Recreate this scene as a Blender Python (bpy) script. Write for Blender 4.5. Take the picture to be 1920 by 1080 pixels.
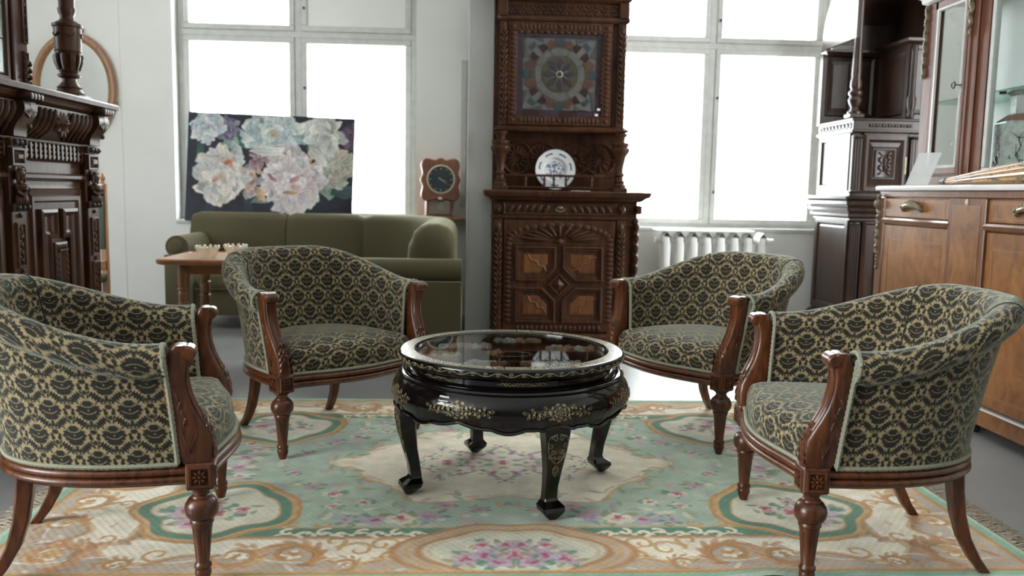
import bpy, bmesh, math, random
import numpy as np
from mathutils import Matrix, Vector
for o in list(bpy.data.objects): bpy.data.objects.remove(o)
PI = math.pi
rnd = random.Random(7)
C = bpy.context.scene.collection
S = bpy.context.scene

# ------------------------------------------------------------------ camera, world, lights, exposure
YAW, PITCH, ROLL, CAMH = 0.054248, 0.112557, 0.0184, 1.08864
cam = bpy.data.cameras.new('camera'); camo = bpy.data.objects.new('camera', cam); C.objects.link(camo)
cam.sensor_width = 36; cam.lens = 36 * 1591.62 / 1920; cam.clip_start = 0.05
cam.dof.use_dof = True; cam.dof.focus_distance = 2.75; cam.dof.aperture_fstop = 3.2
_f = Vector((0, math.cos(PITCH), -math.sin(PITCH))); _r = Vector((1, 0, 0)); _u = Vector((0, math.sin(PITCH), math.cos(PITCH)))
_r2 = _r * math.cos(ROLL) + _u * math.sin(ROLL); _u2 = -_r * math.sin(ROLL) + _u * math.cos(ROLL)
_m = Matrix.Identity(4)
for i, v in enumerate((_r2, _u2, -_f)):
    for j in range(3): _m[j][i] = v[j]
camo.matrix_world = Matrix.Translation((0, 0, CAMH)) @ Matrix.Rotation(-YAW, 4, 'Z') @ _m
S.camera = camo
S.view_settings.view_transform = 'Standard'; S.view_settings.look = 'None'
S.view_settings.gamma = 1; S.view_settings.use_curve_mapping = False
S.view_settings.exposure = 0.0
W = bpy.data.worlds.new('overcast'); S.world = W; W.use_nodes = True
W.node_tree.nodes['Background'].inputs[0].default_value = (0.95, 0.985, 1.0, 1)
W.node_tree.nodes['Background'].inputs[1].default_value = 20.0
S.cycles.max_bounces = 10; S.cycles.diffuse_bounces = 5; S.cycles.glossy_bounces = 5
S.cycles.transparent_max_bounces = 16; S.cycles.caustics_reflective = False; S.cycles.caustics_refractive = False
S.cycles.use_denoising = True
S.cycles.sample_clamp_indirect = 12

def portal(name, loc, rot, sx, sy):
    l = bpy.data.lights.new(name, 'AREA'); l.shape = 'RECTANGLE'; l.size = sx; l.size_y = sy
    l.cycles.is_portal = True
    o = bpy.data.objects.new(name, l); C.objects.link(o); o.location = loc; o.rotation_euler = rot
portal('daylight_portal', (-1.47, 7.9, 2.1), (-PI / 2, 0, 0), 2.04, 2.6)
portal('daylight_portal', (2.15, 7.9, 2.1), (-PI / 2, 0, 0), 2.04, 2.6)
portal('daylight_portal', (-5.25, 0.0, 2.1), (0, -PI / 2, 0), 2.6, 3.0)
portal('daylight_portal', (-5.25, 4.7, 2.1), (0, -PI / 2, 0), 2.6, .4)  # serves the narrow side opening added to brighten the back wall
portal('daylight_portal', (4.65, 4.7, 2.1), (0, PI / 2, 0), 2.6, 1.4)

# ------------------------------------------------------------------ helpers
def V(*a): return np.array(a, float)

class MB:
    """Collects shapes, then links them as one mesh object."""
    def __init__(s): s.v = []; s.f = []; s.uv = {}; s.n = 0; s.M = None
    def add(s, vs, fs, uvs=None):
        b = s.n
        vs = [tuple(map(float, v)) for v in vs]
        if s.M is not None: vs = [tuple(s.M @ Vector(v)) for v in vs]
        s.v += vs; s.n += len(vs)
        for i, f in enumerate(fs):
            if uvs is not None: s.uv[len(s.f)] = uvs[i]
            s.f.append([b + k for k in f])
        return s
    def build(s, name, mat, parent=None, smooth=40, label=None):
        m = bpy.data.meshes.new(name); m.from_pydata(s.v, [], s.f)
        if s.uv:
            u = m.uv_layers.new(name='UVMap'); li = 0
            arr = np.zeros((len(m.loops), 2), np.float32)
            for i, f in enumerate(s.f):
                q = s.uv.get(i)
                if q is not None: arr[li:li + len(f)] = q
                li += len(f)
            u.data.foreach_set('uv', arr.ravel())
        m.validate(); bm = bmesh.new(); bm.from_mesh(m); bmesh.ops.recalc_face_normals(bm, faces=bm.faces); bm.to_mesh(m); bm.free()
        if smooth:
            m.polygons.foreach_set('use_smooth', np.ones(len(m.polygons), bool))
            m.set_sharp_from_angle(angle=math.radians(smooth))
        o = bpy.data.objects.new(name, m); C.objects.link(o)
        if mat: m.materials.append(mat)
        if parent: o.parent = parent
        if label: o['label'] = label
        return o
    # --- shapes
    def box(s, x0, x1, y0, y1, z0, z1, ch=0.0):
        if x0 > x1: x0, x1 = x1, x0
        if y0 > y1: y0, y1 = y1, y0
        if z0 > z1: z0, z1 = z1, z0
        c = min(ch, (x1 - x0) * .45, (y1 - y0) * .45, (z1 - z0) * .45)
        if c <= 0:
            vs = [(x, y, z) for z in (z0, z1) for y in (y0, y1) for x in (x0, x1)]
            return s.add(vs, [(0, 2, 3, 1), (4, 5, 7, 6), (0, 1, 5, 4), (2, 6, 7, 3), (0, 4, 6, 2), (1, 3, 7, 5)])
        vs = []; idx = {}
        lo = (x0, y0, z0); hi = (x1, y1, z1)
        for sx in (0, 1):
            for sy in (0, 1):
                for sz in (0, 1):
                    sg = (sx, sy, sz)
                    for ax in range(3):
                        p = []
                        for k in range(3):
                            b = hi[k] if sg[k] else lo[k]
                            p.append(b if k == ax else (b - c if sg[k] else b + c))
                        idx[sg, ax] = len(vs); vs.append(tuple(p))
        fs = []
        for ax in range(3):
            a, b = [k for k in range(3) if k != ax]
            for sd in (0, 1):
                q = []
                for (i, j) in ((0, 0), (1, 0), (1, 1), (0, 1)):
                    g = [0, 0, 0]; g[ax] = sd; g[a] = i; g[b] = j; q.append(idx[tuple(g), ax])
                fs.append(q)
            for i in (0, 1):
                for j in (0, 1):
                    g0 = [0, 0, 0]; g0[a] = i; g0[b] = j; g1 = list(g0); g1[ax] = 1
                    fs.append([idx[tuple(g0), a], idx[tuple(g1), a], idx[tuple(g1), b], idx[tuple(g0), b]])
        for sx in (0, 1):
            for sy in (0, 1):
                for sz in (0, 1): fs.append([idx[(sx, sy, sz), k] for k in range(3)])
        cc = V((x0 + x1) / 2, (y0 + y1) / 2, (z0 + z1) / 2); va = np.array(vs); out = []
        for f in fs:
            n = np.cross(va[f[1]] - va[f[0]], va[f[2]] - va[f[0]])
            out.append(f if n @ (va[list(f)].mean(0) - cc) > 0 else f[::-1])
        return s.add(vs, out)
    def grid(s, P, cu=False, cv=False, uv=None, caps=False):
        """P[i][j] points; cu wraps j, cv wraps i."""
        P = np.asarray(P, float); ni, nj = P.shape[:2]; fs = []; uvs = [] if uv is not None else None
        for i in range(ni if cv else ni - 1):
            for j in range(nj if cu else nj - 1):
                a, b = (i + 1) % ni, (j + 1) % nj
                fs.append((i * nj + j, i * nj + b, a * nj + b, a * nj + j))
                if uv is not None: uvs.append([uv[i][j], uv[i][b], uv[a][b], uv[a][j]])
        if caps:
            fs.append(list(range(nj))[::-1]); fs.append([(ni - 1) * nj + j for j in range(nj)])
            if uv is not None: uvs += [[uv[0][j] for j in range(nj)][::-1], [uv[-1][j] for j in range(nj)]]
        return s.add(P.reshape(-1, 3), fs, uvs)
    def lathe(s, prof, c=(0, 0, 0), seg=20, ax='z', mod=None, caps=True):
        P = []
        for (r, z) in prof:
            ring = []
            for k in range(seg):
                a = 2 * PI * k / seg; rr = max(r, 1e-5)
                if mod: rr = mod(rr, z, a)
                x, y = rr * math.cos(a), rr * math.sin(a)
                p = {'z': (x, y, z), 'y': (x, z, y), 'x': (z, x, y)}[ax]
                ring.append((p[0] + c[0], p[1] + c[1], p[2] + c[2]))
            P.append(ring)
        return s.grid(P, cu=True, caps=caps)
    def tube(s, pts, r, seg=8, closed=False, flat=1.0):
        pts = [V(*p) for p in pts]; n = len(pts); rs = r if hasattr(r, '__len__') else [r] * n; P = []
        up0 = V(0, 0, 1)
        for i, p in enumerate(pts):
            a = pts[(i - 1) % n] if closed or i > 0 else p
            b = pts[(i + 1) % n] if closed or i < n - 1 else p
            t = b - a; t /= (np.linalg.norm(t) + 1e-12)
            up = up0 if abs(t[2]) < .95 else V(0, 1, 0)
            u = np.cross(t, up); u /= np.linalg.norm(u); w = np.cross(u, t)
            P.append([p + rs[i] * (u * math.cos(2 * PI * k / seg) * flat + w * math.sin(2 * PI * k / seg)) for k in range(seg)])
        return s.grid(P, cu=True, cv=closed, caps=not closed)
    def petal(s, x, z, y, ang, L, Wd, H, n=8):
        """raised leaf / gadroon lobe lying on the plane y, bulging to -y; its long axis at ang from +x in xz."""
        ca, sa = math.cos(ang), math.sin(ang); vs = []
        for (k, hh) in ((1, 0), (.68, .72)):
            for i in range(n):
                a = 2 * PI * i / n; u = L / 2 * math.cos(a) * k; w = Wd / 2 * math.sin(a) * k
                vs.append((x + u * ca - w * sa, y - H * hh, z + u * sa + w * ca))
        vs.append((x, y - H, z)); fs = []
        for i in range(n):
            j = (i + 1) % n; fs.append((i, j, n + j, n + i)); fs.append((n + i, n + j, 2 * n))
        return s.add(vs, fs)
    def rects(s, loops, cap=True, ax='y'):
        """nested rectangles (x0,x1,z0,z1,y) joined in order: mouldings, raised and sunk panels."""
        vs = []; fs = []
        for (x0, x1, z0, z1, y) in loops:
            vs += [(x0, y, z0), (x1, y, z0), (x1, y, z1), (x0, y, z1)] if ax == 'y' else [(y, x0, z0), (y, x1, z0), (y, x1, z1), (y, x0, z1)]
        for i in range(len(loops) - 1):
            for k in range(4): fs.append((4 * i + k, 4 * i + (k + 1) % 4, 4 * i + 4 + (k + 1) % 4, 4 * i + 4 + k))
        if cap: b = 4 * (len(loops) - 1); fs.append((b, b + 1, b + 2, b + 3))
        return s.add(vs, fs)
    def polys(s, loops, cap=True):
        """like rects, for any outline: loops of [(x,z)...] with y."""
        n = len(loops[0][0]); vs = []; fs = []
        for (pl, y) in loops: vs += [(p[0], y, p[1]) for p in pl]
        for i in range(len(loops) - 1):
            for k in range(n): fs.append((n * i + k, n * i + (k + 1) % n, n * i + n + (k + 1) % n, n * i + n + k))
        if cap: fs.append([n * (len(loops) - 1) + k for k in range(n)])
        return s.add(vs, fs)
    def stack(s, x0, x1, y0, y1, prof):
        """a moulded slab: profile of (z, overhang)."""
        vs = []; fs = []
        for (z, o) in prof: vs += [(x0 - o, y0 - o, z), (x1 + o, y0 - o, z), (x1 + o, y1 + o, z), (x0 - o, y1 + o, z)]
        for i in range(len(prof) - 1):
            for k in range(4): fs.append((4 * i + k, 4 * i + (k + 1) % 4, 4 * i + 4 + (k + 1) % 4, 4 * i + 4 + k))
        b = 4 * (len(prof) - 1); fs += [(3, 2, 1, 0), (b, b + 1, b + 2, b + 3)]
        return s.add(vs, fs)
    def prism(s, poly, y0, y1, inset=0.0):
        """outline in xz pushed from y0 (back) to y1 (front), front edge eased."""
        pl = [V(*p) for p in poly]; c = sum(pl) / len(pl)
        n = len(pl); area = sum(pl[i][0] * pl[(i + 1) % n][1] - pl[(i + 1) % n][0] * pl[i][1] for i in range(n))
        if area < 0: pl = pl[::-1]
        loops = [([tuple(p) for p in pl], y0)]
        if inset:
            d = [p + (c - p) / max(np.linalg.norm(c - p), 1e-6) * inset for p in pl]
            loops += [([tuple(p) for p in pl], y1 + (inset if y1 < y0 else -inset)), ([tuple(p) for p in d], y1)]
        else: loops.append(([tuple(p) for p in pl], y1))
        s.polys(loops)
        return s.add([(p[0], y0, p[1]) for p in pl], [list(range(n))[::-1]])
    def rbox(s, x0, x1, y0, y1, z0, z1, r, n=7, puff=0.0):
        """rounded, optionally puffed block (cushions)."""
        c = V((x0 + x1) / 2, (y0 + y1) / 2, (z0 + z1) / 2); h = V(abs(x1 - x0) / 2, abs(y1 - y0) / 2, abs(z1 - z0) / 2)
        r = min(r, h.min()); inn = h - r
        ts = [-1 + 2 * k / (n - 1) for k in range(n)]
        ts = [math.copysign(abs(t) ** .6, t) for t in ts]
        for ax in range(3):
            a, b = (ax + 1) % 3, (ax + 2) % 3
            for sd in (-1, 1):
                P = []
                for u in ts:
                    row = []
                    for w in ts:
                        p = V(0, 0, 0); p[ax] = sd * h[ax]; p[a] = u * h[a]; p[b] = w * h[b]
                        q = np.clip(p, -inn, inn); d = p - q; L = np.linalg.norm(d)
                        pp = q + d / L * r if L > 1e-9 else p
                        if puff: pp = pp + puff * V(*[(1 if k == ax else 0) * sd for k in range(3)]) * (1 - u * u) * (1 - w * w)
                        row.append(c + pp)
                    P.append(row)
                s.grid(P if sd > 0 else P[::-1])
        return s

def thing(name, label, cat, loc=(0, 0, 0), rotz=0.0, group=None):
    o = bpy.data.objects.new(name, None); C.objects.link(o); o.empty_display_size = .1
    o.location = loc; o.rotation_euler = (0, 0, rotz); o['label'] = label; o['category'] = cat
    if group: o['group'] = group
    return o
def tag(o, label, cat, group=None):
    o['label'] = label; o['category'] = cat
    if group: o['group'] = group
    return o
def struct(o, label=None):
    o['kind'] = 'structure'
    if label: o['label'] = label
    return o
def stuff(o): o['kind'] = 'stuff'; return o
def copy_part(o, parent, loc=None, rot=None, scale=None):
    c = o.copy(); C.objects.link(c); c.parent = parent
    if loc is not None: c.location = loc
    if rot is not None: c.rotation_euler = rot
    if scale is not None: c.scale = scale
    for ch in list(o.children): copy_part(ch, c)
    return c
def dup(root, loc, rotz, label=None):
    r = root.copy(); C.objects.link(r); r.location = loc; r.rotation_euler = (0, 0, rotz)
    if label: r['label'] = label
    for ch in list(root.children): copy_part(ch, r)
    return r

def arc_path(fn, n, dense=400):
    P = np.array([fn(k / dense) for k in range(dense + 1)])
    d = np.r_[0, np.cumsum(np.linalg.norm(np.diff(P, axis=0), axis=1))]
    t = np.linspace(0, d[-1], n)
    return np.stack([np.interp(t, d, P[:, k]) for k in range(P.shape[1])], 1), t
def normals2(P):
    T = np.gradient(P[:, :2], axis=0); T /= np.linalg.norm(T, axis=1)[:, None] + 1e-12
    return np.stack([T[:, 1], -T[:, 0]], 1)
def sweep(mb, path, sect, caps=True, uv=False, flip=1):
    """carry a section [(offset, z)...] along a plan path (x,y[,z])."""
    path = np.asarray(path, float); N = normals2(path) * flip; P = []
    for i, p in enumerate(path):
        sc = sect(i / (len(path) - 1)) if callable(sect) else sect
        z0 = p[2] if len(p) > 2 else 0
        P.append([(p[0] + N[i][0] * o, p[1] + N[i][1] * o, z0 + z) for (o, z) in sc])
    mb.grid(P, cu=True, caps=caps)

# ------------------------------------------------------------------ materials
class X:
    """tiny arithmetic over shader Math nodes"""
    t = None
    def __init__(s, v): s.v = v
    @staticmethod
    def op(name, *a):
        n = X.t.nodes.new('ShaderNodeMath'); n.operation = name
        for i, k in enumerate(a):
            k = k.v if isinstance(k, X) else k
            if isinstance(k, (int, float)): n.inputs[i].default_value = k
            else: X.t.links.new(k, n.inputs[i])
        return X(n.outputs[0])
    def __add__(s, o): return X.op('ADD', s, o)
    __radd__ = __add__
    def __sub__(s, o): return X.op('SUBTRACT', s, o)
    def __rsub__(s, o): return X.op('SUBTRACT', o, s)
    def __mul__(s, o): return X.op('MULTIPLY', s, o)
    __rmul__ = __mul__
    def __truediv__(s, o): return X.op('DIVIDE', s, o)
    def abs(s): return X.op('ABSOLUTE', s)
    def sin(s): return X.op('SINE', s)
    def cos(s): return X.op('COSINE', s)
    def floor(s): return X.op('FLOOR', s)
    def sqrt(s): return X.op('SQRT', s)
    def max(s, o): return X.op('MAXIMUM', s, o)
    def min(s, o): return X.op('MINIMUM', s, o)
    def lt(s, o): return X.op('LESS_THAN', s, o)
    def gt(s, o): return X.op('GREATER_THAN', s, o)
    def soft(s, e=.02):            # 1 where s<0, eased over e
        n = X.op('MULTIPLY_ADD', s, -1.0 / e, .5); n.v.node.use_clamp = True; return n
def length(x, y): return (x * x + y * y).sqrt()

def new_mat(name):
    m = bpy.data.materials.new(name); m.use_nodes = True; t = m.node_tree
    return m, t, t.nodes['Principled BSDF']
def node(t, kind, **kw):
    n = t.nodes.new(kind)
    for k, v in kw.items():
        if k in n.inputs: n.inputs[k].default_value = v
        else: setattr(n, k, v)
    return n
def ramp(t, fac, stops):
    r = t.nodes.new('ShaderNodeValToRGB'); e = r.color_ramp.elements
    while len(e) < len(stops): e.new(0.5)
    for i, (p, c) in enumerate(stops): e[i].position = p; e[i].color = (*c, 1)
    t.links.new(fac, r.inputs[0]); return r.outputs[0]
def mixc(t, fac, a, b):
    n = t.nodes.new('ShaderNodeMix'); n.data_type = 'RGBA'
    for k, v in ((0, fac), (6, a), (7, b)):
        v = v.v if isinstance(v, X) else v
        if isinstance(v, (int, float)): n.inputs[k].default_value = v
        elif isinstance(v, tuple): n.inputs[k].default_value = (*v, 1)
        else: t.links.new(v, n.inputs[k])
    return n.outputs[2]
def bump(t, b, h, strength, dist=.01):
    n = node(t, 'ShaderNodeBump', Strength=strength, Distance=dist)
    t.links.new(h.v if isinstance(h, X) else h, n.inputs['Height']); t.links.new(n.outputs[0], b.inputs['Normal'])
def coords(t, which='Object', scale=(1, 1, 1)):
    tc = t.nodes.new('ShaderNodeTexCoord'); mp = t.nodes.new('ShaderNodeMapping'); mp.inputs['Scale'].default_value = scale
    t.links.new(tc.outputs[which], mp.inputs[0]); return mp.outputs[0]
def noise(t, vec, scale, detail=4, rough=.55, dist=0.0):
    n = node(t, 'ShaderNodeTexNoise', Scale=scale, Detail=detail, Roughness=rough, Distortion=dist); t.links.new(vec, n.inputs['Vector']); return n.outputs[0]

def wood(name, dark, light, rough=.34, scale=(14, 14, 1.6), coat=.25, spec=.5, bstr=.25, wear=None):
    m, t, b = new_mat(name); v = coords(t, 'Object', scale)
    n1 = noise(t, v, 2.2, 6, .6, 1.2); v2 = coords(t, 'Object'); n2 = noise(t, v2, 1.7, 3)
    c = ramp(t, n1, [(.3, dark), (.72, light)])
    c = mixc(t, n2, c, tuple(k * .72 for k in dark)) if False else c
    d = ramp(t, n2, [(.3, (.72, .72, .72)), (.7, (1.12, 1.1, 1.08))])
    mm = t.nodes.new('ShaderNodeMix'); mm.data_type = 'RGBA'; mm.blend_type = 'MULTIPLY'; mm.inputs[0].default_value = 1
    t.links.new(c, mm.inputs[6]); t.links.new(d, mm.inputs[7]); t.links.new(mm.outputs[2], b.inputs['Base Color'])
    b.inputs['Roughness'].default_value = rough; b.inputs['Coat Weight'].default_value = coat; b.inputs['Coat Roughness'].default_value = .18
    b.inputs['Specular IOR Level'].default_value = spec
    bump(t, b, n1, bstr, .002); return m
def plain(name, col, rough=.5, metal=0.0, spec=.5, var=.08, nscale=9, coat=0.0, bstr=0.0):
    m, t, b = new_mat(name); v = coords(t, 'Object'); n = noise(t, v, nscale, 4)
    lo = tuple(max(0, k * (1 - var)) for k in col); hi = tuple(min(1, k * (1 + var)) for k in col)
    t.links.new(ramp(t, n, [(.3, lo), (.7, hi)]), b.inputs['Base Color'])
    b.inputs['Roughness'].default_value = rough; b.inputs['Metallic'].default_value = metal; b.inputs['Specular IOR Level'].default_value = spec
    b.inputs['Coat Weight'].default_value = coat
    if bstr: bump(t, b, n, bstr, .004)
    return m
def glass_mat(name, tint=(1, 1, 1), fres=1.45, body=0.0, body_col=(.9, .95, .95), rough=.02):
    m = bpy.data.materials.new(name); m.use_nodes = True; t = m.node_tree; t.nodes.clear()
    out = t.nodes.new('ShaderNodeOutputMaterial'); tr = node(t, 'ShaderNodeBsdfTransparent', Color=(*tint, 1)); gl = node(t, 'ShaderNodeBsdfGlossy', Roughness=rough)
    lw = node(t, 'ShaderNodeLayerWeight', Blend=.5); X.t = t; f0 = ((fres - 1) / (fres + 1)) ** 2; fr = X.op('POWER', X(lw.outputs['Facing']), 5.0) * (1 - f0) + f0; mx = t.nodes.new('ShaderNodeMixShader')
    if body:
        df = node(t, 'ShaderNodeBsdfDiffuse', Color=(*body_col, 1)); m0 = t.nodes.new('ShaderNodeMixShader'); m0.inputs[0].default_value = body
        t.links.new(tr.outputs[0], m0.inputs[1]); t.links.new(df.outputs[0], m0.inputs[2]); a = m0.outputs[0]
    else: a = tr.outputs[0]
    t.links.new(fr.v, mx.inputs[0]); t.links.new(a, mx.inputs[1]); t.links.new(gl.outputs[0], mx.inputs[2]); t.links.new(mx.outputs[0], out.inputs[0])
    return m
def vcol_mat(name, rough=.9, nscale=260, nstr=.25, bstr=.5, weave=None, sheen=0.0):
    m, t, b = new_mat(name); a = node(t, 'ShaderNodeVertexColor', layer_name='Col'); v = coords(t, 'Object')
    n = noise(t, v, nscale, 2); n2 = noise(t, v, 3.5, 4)
    k = ramp(t, n, [(.3, (1 - nstr,) * 3), (.7, (1 + nstr,) * 3)]); mm = t.nodes.new('ShaderNodeMix'); mm.data_type = 'RGBA'; mm.blend_type = 'MULTIPLY'; mm.inputs[0].default_value = 1
    t.links.new(a.outputs[0], mm.inputs[6]); t.links.new(k, mm.inputs[7])
    k2 = ramp(t, n2, [(.3, (.9, .9, .9)), (.7, (1.05, 1.05, 1.05))]); m2 = t.nodes.new('ShaderNodeMix'); m2.data_type = 'RGBA'; m2.blend_type = 'MULTIPLY'; m2.inputs[0].default_value = 1
    t.links.new(mm.outputs[2], m2.inputs[6]); t.links.new(k2, m2.inputs[7]); t.links.new(m2.outputs[2], b.inputs['Base Color'])
    b.inputs['Roughness'].default_value = rough; b.inputs['Specular IOR Level'].default_value = .25
    b.inputs['Sheen Weight'].default_value = sheen
    if weave:
        X.t = t; sp = t.nodes.new('ShaderNodeSeparateXYZ'); t.links.new(v, sp.inputs[0])
        x, y = X(sp.outputs[0]), X(sp.outputs[1])
        h = (x * weave).sin() * (y * weave * .8).sin() + X(n) * 1.2
        bump(t, b, h, bstr, .002)
    else: bump(t, b, n, bstr, .002)
    return m

def damask():
    m, t, b = new_mat('damask_fabric'); X.t = t
    uv = t.nodes.new('ShaderNodeUVMap'); sp = t.nodes.new('ShaderNodeSeparateXYZ')
    wob = node(t, 'ShaderNodeTexNoise', Scale=420, Detail=1); t.links.new(uv.outputs[0], wob.inputs['Vector'])
    t.links.new(uv.outputs[0], sp.inputs[0])
    A = .108; B = 1.27
    nz = (X(wob.outputs[0]) - .5) * .06
    U = X(sp.outputs[0]) / A; Vv = X(sp.outputs[1]) / A
    def motif(ou, ov):
        u0 = U + ou; v0 = Vv + ov
        x = (u0 - (u0 + .5).floor()).abs(); y = (v0 / B - (v0 / B + .5).floor()) * B
        def ell(cx, cy, ang, a, bb, ser=0.0, f=60.0):
            ca, sa = math.cos(math.radians(ang)), math.sin(math.radians(ang))
            dx = x - cx; dy = y - cy
            p = (dx * ca + dy * sa) / a; q = (dy * ca - dx * sa) / bb
            d = length(p, q) - 1
            if ser: d = d + (p * f * a).sin() * ser
            return d * bb
        yc = .28; yr = y - yc
        ang = X.op('ARCTAN2', yr, x)
        body = (length(x / .315, (yr - .01) / .195) - 1 + (ang * 8).sin().abs() * .15 - .06) * .18
        body = body.min(ell(.085, yc - .17, 20, .13, .072, .08, 80))
        crown = ell(0, yc + .175, 0, .145, .080, .06, 70)
        gap = (crown - .008).abs() - .006
        smile = ((length(x, yr - .20) - .285).abs() - .006).max(yr + .015)
        dot = length(x, yr - .005) - .016
        d = body.max(-1 * gap.max(-1 * yr)).max(-1 * smile).max(-1 * dot).min(crown)
        arcl = ((length(x - .20, yr + .47) - .075).abs() - .020).max(-.47 - yr)
        for k in (ell(.25, yc - .295, 37, .225, .080, .26, 85), ell(.44, yc - .275, -60, .06, .034, .1, 60), arcl, ell(0, yc - .345, 90, .09, .055, .15, 60), ell(.07, yc - .385, 62, .085, .034),
                  ell(0, yc - .545, 0, .085, .065, .1, 60), ell(.05, yc - .46, 62, .09, .016), ell(.095, yc - .68, 78, .105, .050, .18, 60), ell(0, yc - .815, 0, .06, .06)): d = d.min(k)
        return d
    d = motif(0, 0).min(motif(.5, B / 2)) + nz
    k = d.soft(.03)
    n = node(t, 'ShaderNodeTexNoise', Scale=900, Detail=2); t.links.new(uv.outputs[0], n.inputs['Vector'])
    beige = ramp(t, n.outputs[0], [(.3, (.285, .222, .122)), (.7, (.44, .35, .20))])
    dark = ramp(t, n.outputs[0], [(.3, (.013, .0120, .0090)), (.7, (.042, .040, .031))])
    t.links.new(mixc(t, k, beige, dark), b.inputs['Base Color'])
    b.inputs['Roughness'].default_value = .85; b.inputs['Specular IOR Level'].default_value = .2
    b.inputs['Sheen Roughness'].default_value = .28; b.inputs['Sheen Tint'].default_value = (.70, .82, .76, 1)
    sw = k * .70 + .14; t.links.new(sw.v, b.inputs['Sheen Weight'])
    bump(t, b, k * 1.0 + X(n.outputs[0]) * .5, .7, .002); return m

M = dict(
    wall=plain('white_plaster', (.76, .765, .73), .85, var=.03, nscale=2.5, bstr=.06),
    pillar=plain('grey_plaster', (.46, .465, .445), .8, var=.05, nscale=3, bstr=.1),
    ceil=plain('ceiling_paint', (.75, .75, .74), .9, var=.02),
    paint=plain('window_paint', (.54, .55, .52), .45, var=.08, nscale=14, bstr=.08),
    oak=wood('carved_dark_oak', (.026, .0098, .0048), (.100, .040, .018), .42, (10, 10, 1.5), coat=.04, spec=.22),
    oaklit=wood('lit_panel_oak', (.070, .027, .010), (.22, .092, .034), .45, (14, 14, 1.2), coat=.04, spec=.22),  # lighter panel wood, brightened further for the orange light on it
    black_oak=wood('blackened_oak', (.010, .005, .0034), (.044, .020, .011), .36, (10, 10, 1.2), coat=.22, spec=.25),
    side_oak=wood('sideboard_oak', (.026, .0105, .0055), (.100, .042, .021), .42, (9, 9, 1.4), coat=.05, spec=.28),
    walnut=wood('chair_walnut', (.036, .0085, .003), (.175, .053, .0145), .32, (16, 16, 3), coat=.2, spec=.4),
    burl=wood('burl_veneer', (.165, .058, .012), (.37, .155, .040), .38, (5, 5, 3), coat=.1, bstr=.05),
    burlrail=wood('cross_veneer', (.12, .045, .018), (.27, .115, .045), .34, (30, 30, 3), coat=.2, bstr=.05),
    mahog=wood('red_mahogany', (.070, .018, .008), (.18, .056, .022), .38, (16, 16, 1.5), coat=.05, spec=.25),
    pine=wood('honey_wood', (.22, .10, .04), (.42, .21, .09), .4, (16, 16, 2)),
    ctable=wood('reddish_table_wood', (.33, .135, .052), (.56, .27, .115), .3, (2, 14, 14), coat=.3),
    clockwood=wood('clock_wood', (.15, .043, .019), (.32, .115, .052), .4, (14, 14, 3)),
    lacquer=plain('black_lacquer', (.0045, .0036, .0034), .10, var=.2, spec=.5),
    gold=plain('gold_paint', (.30, .245, .135), .5, metal=.25, var=.2, nscale=60),
    goldpale=plain('pale_gold_band', (.42, .37, .24), .4, metal=.2, var=.35, nscale=90),
    brass=plain('aged_brass', (.23, .195, .135), .42, metal=.7, var=.25, nscale=40),
    olive=plain('olive_upholstery', (.088, .076, .042), .9, var=.1, nscale=220, spec=.2, bstr=.15),
    braid=plain('grey_braid', (.30, .30, .225), .9, var=.25, nscale=300, spec=.2, bstr=.6),
    seam=plain('seam_shadow', (.02, .024, .022), .95, var=.1),
    white=plain('radiator_enamel', (.80, .80, .77), .38, var=.03, nscale=6),
    iron=plain('dark_metal', (.05, .045, .04), .4, metal=.7),
    marble=plain('white_marble', (.78, .78, .76), .2, var=.06, nscale=5, coat=.2),
    paper=plain('paper', (.80, .80, .78), .8, var=.02),
    tagpaper=plain('tag_paper', (.75, .74, .68), .8, var=.03),
    porcelain=plain('porcelain', (.74, .76, .75), .18, var=.03, coat=.3),
    blue=plain('cobalt_glaze', (.07, .11, .22), .25, var=.3, nscale=50),
    lead=plain('lead_came', (.16, .16, .155), .45, metal=.6),
    dial=plain('clock_dial', (.07, .095, .11), .25, var=.1),
    cream=plain('cream_paint', (.62, .56, .42), .4, var=.05),
    mirror=plain('mirror_silver', (.86, .88, .87), .02, metal=1.0, var=.005),
    darkgreen=plain('green_leather', (.03, .045, .03), .5, var=.15),
    window_glass=glass_mat('window_glass', (.97, .985, .98)),
    case_glass=glass_mat('cabinet_glass', (.95, .97, .965), 1.5),
    top_glass=glass_mat('tabletop_glass', (.96, .97, .96), 2.3),
    crystal=glass_mat('crystal_glass', (.97, .97, .95), 1.6, .30, (.95, .84, .68), .05),
    acrylic=glass_mat('clear_acrylic', (.92, .94, .94), 1.5, .55, (.82, .83, .82), .08),
    shelfglass=glass_mat('shelf_glass', (.70, .90, .83), 1.5),
)
M['damask'] = damask()
_b = M['olive'].node_tree.nodes['Principled BSDF']; _b.inputs['Sheen Weight'].default_value = .45; _b.inputs['Sheen Roughness'].default_value = .35; _b.inputs['Sheen Tint'].default_value = (.75, .74, .50, 1)
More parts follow.
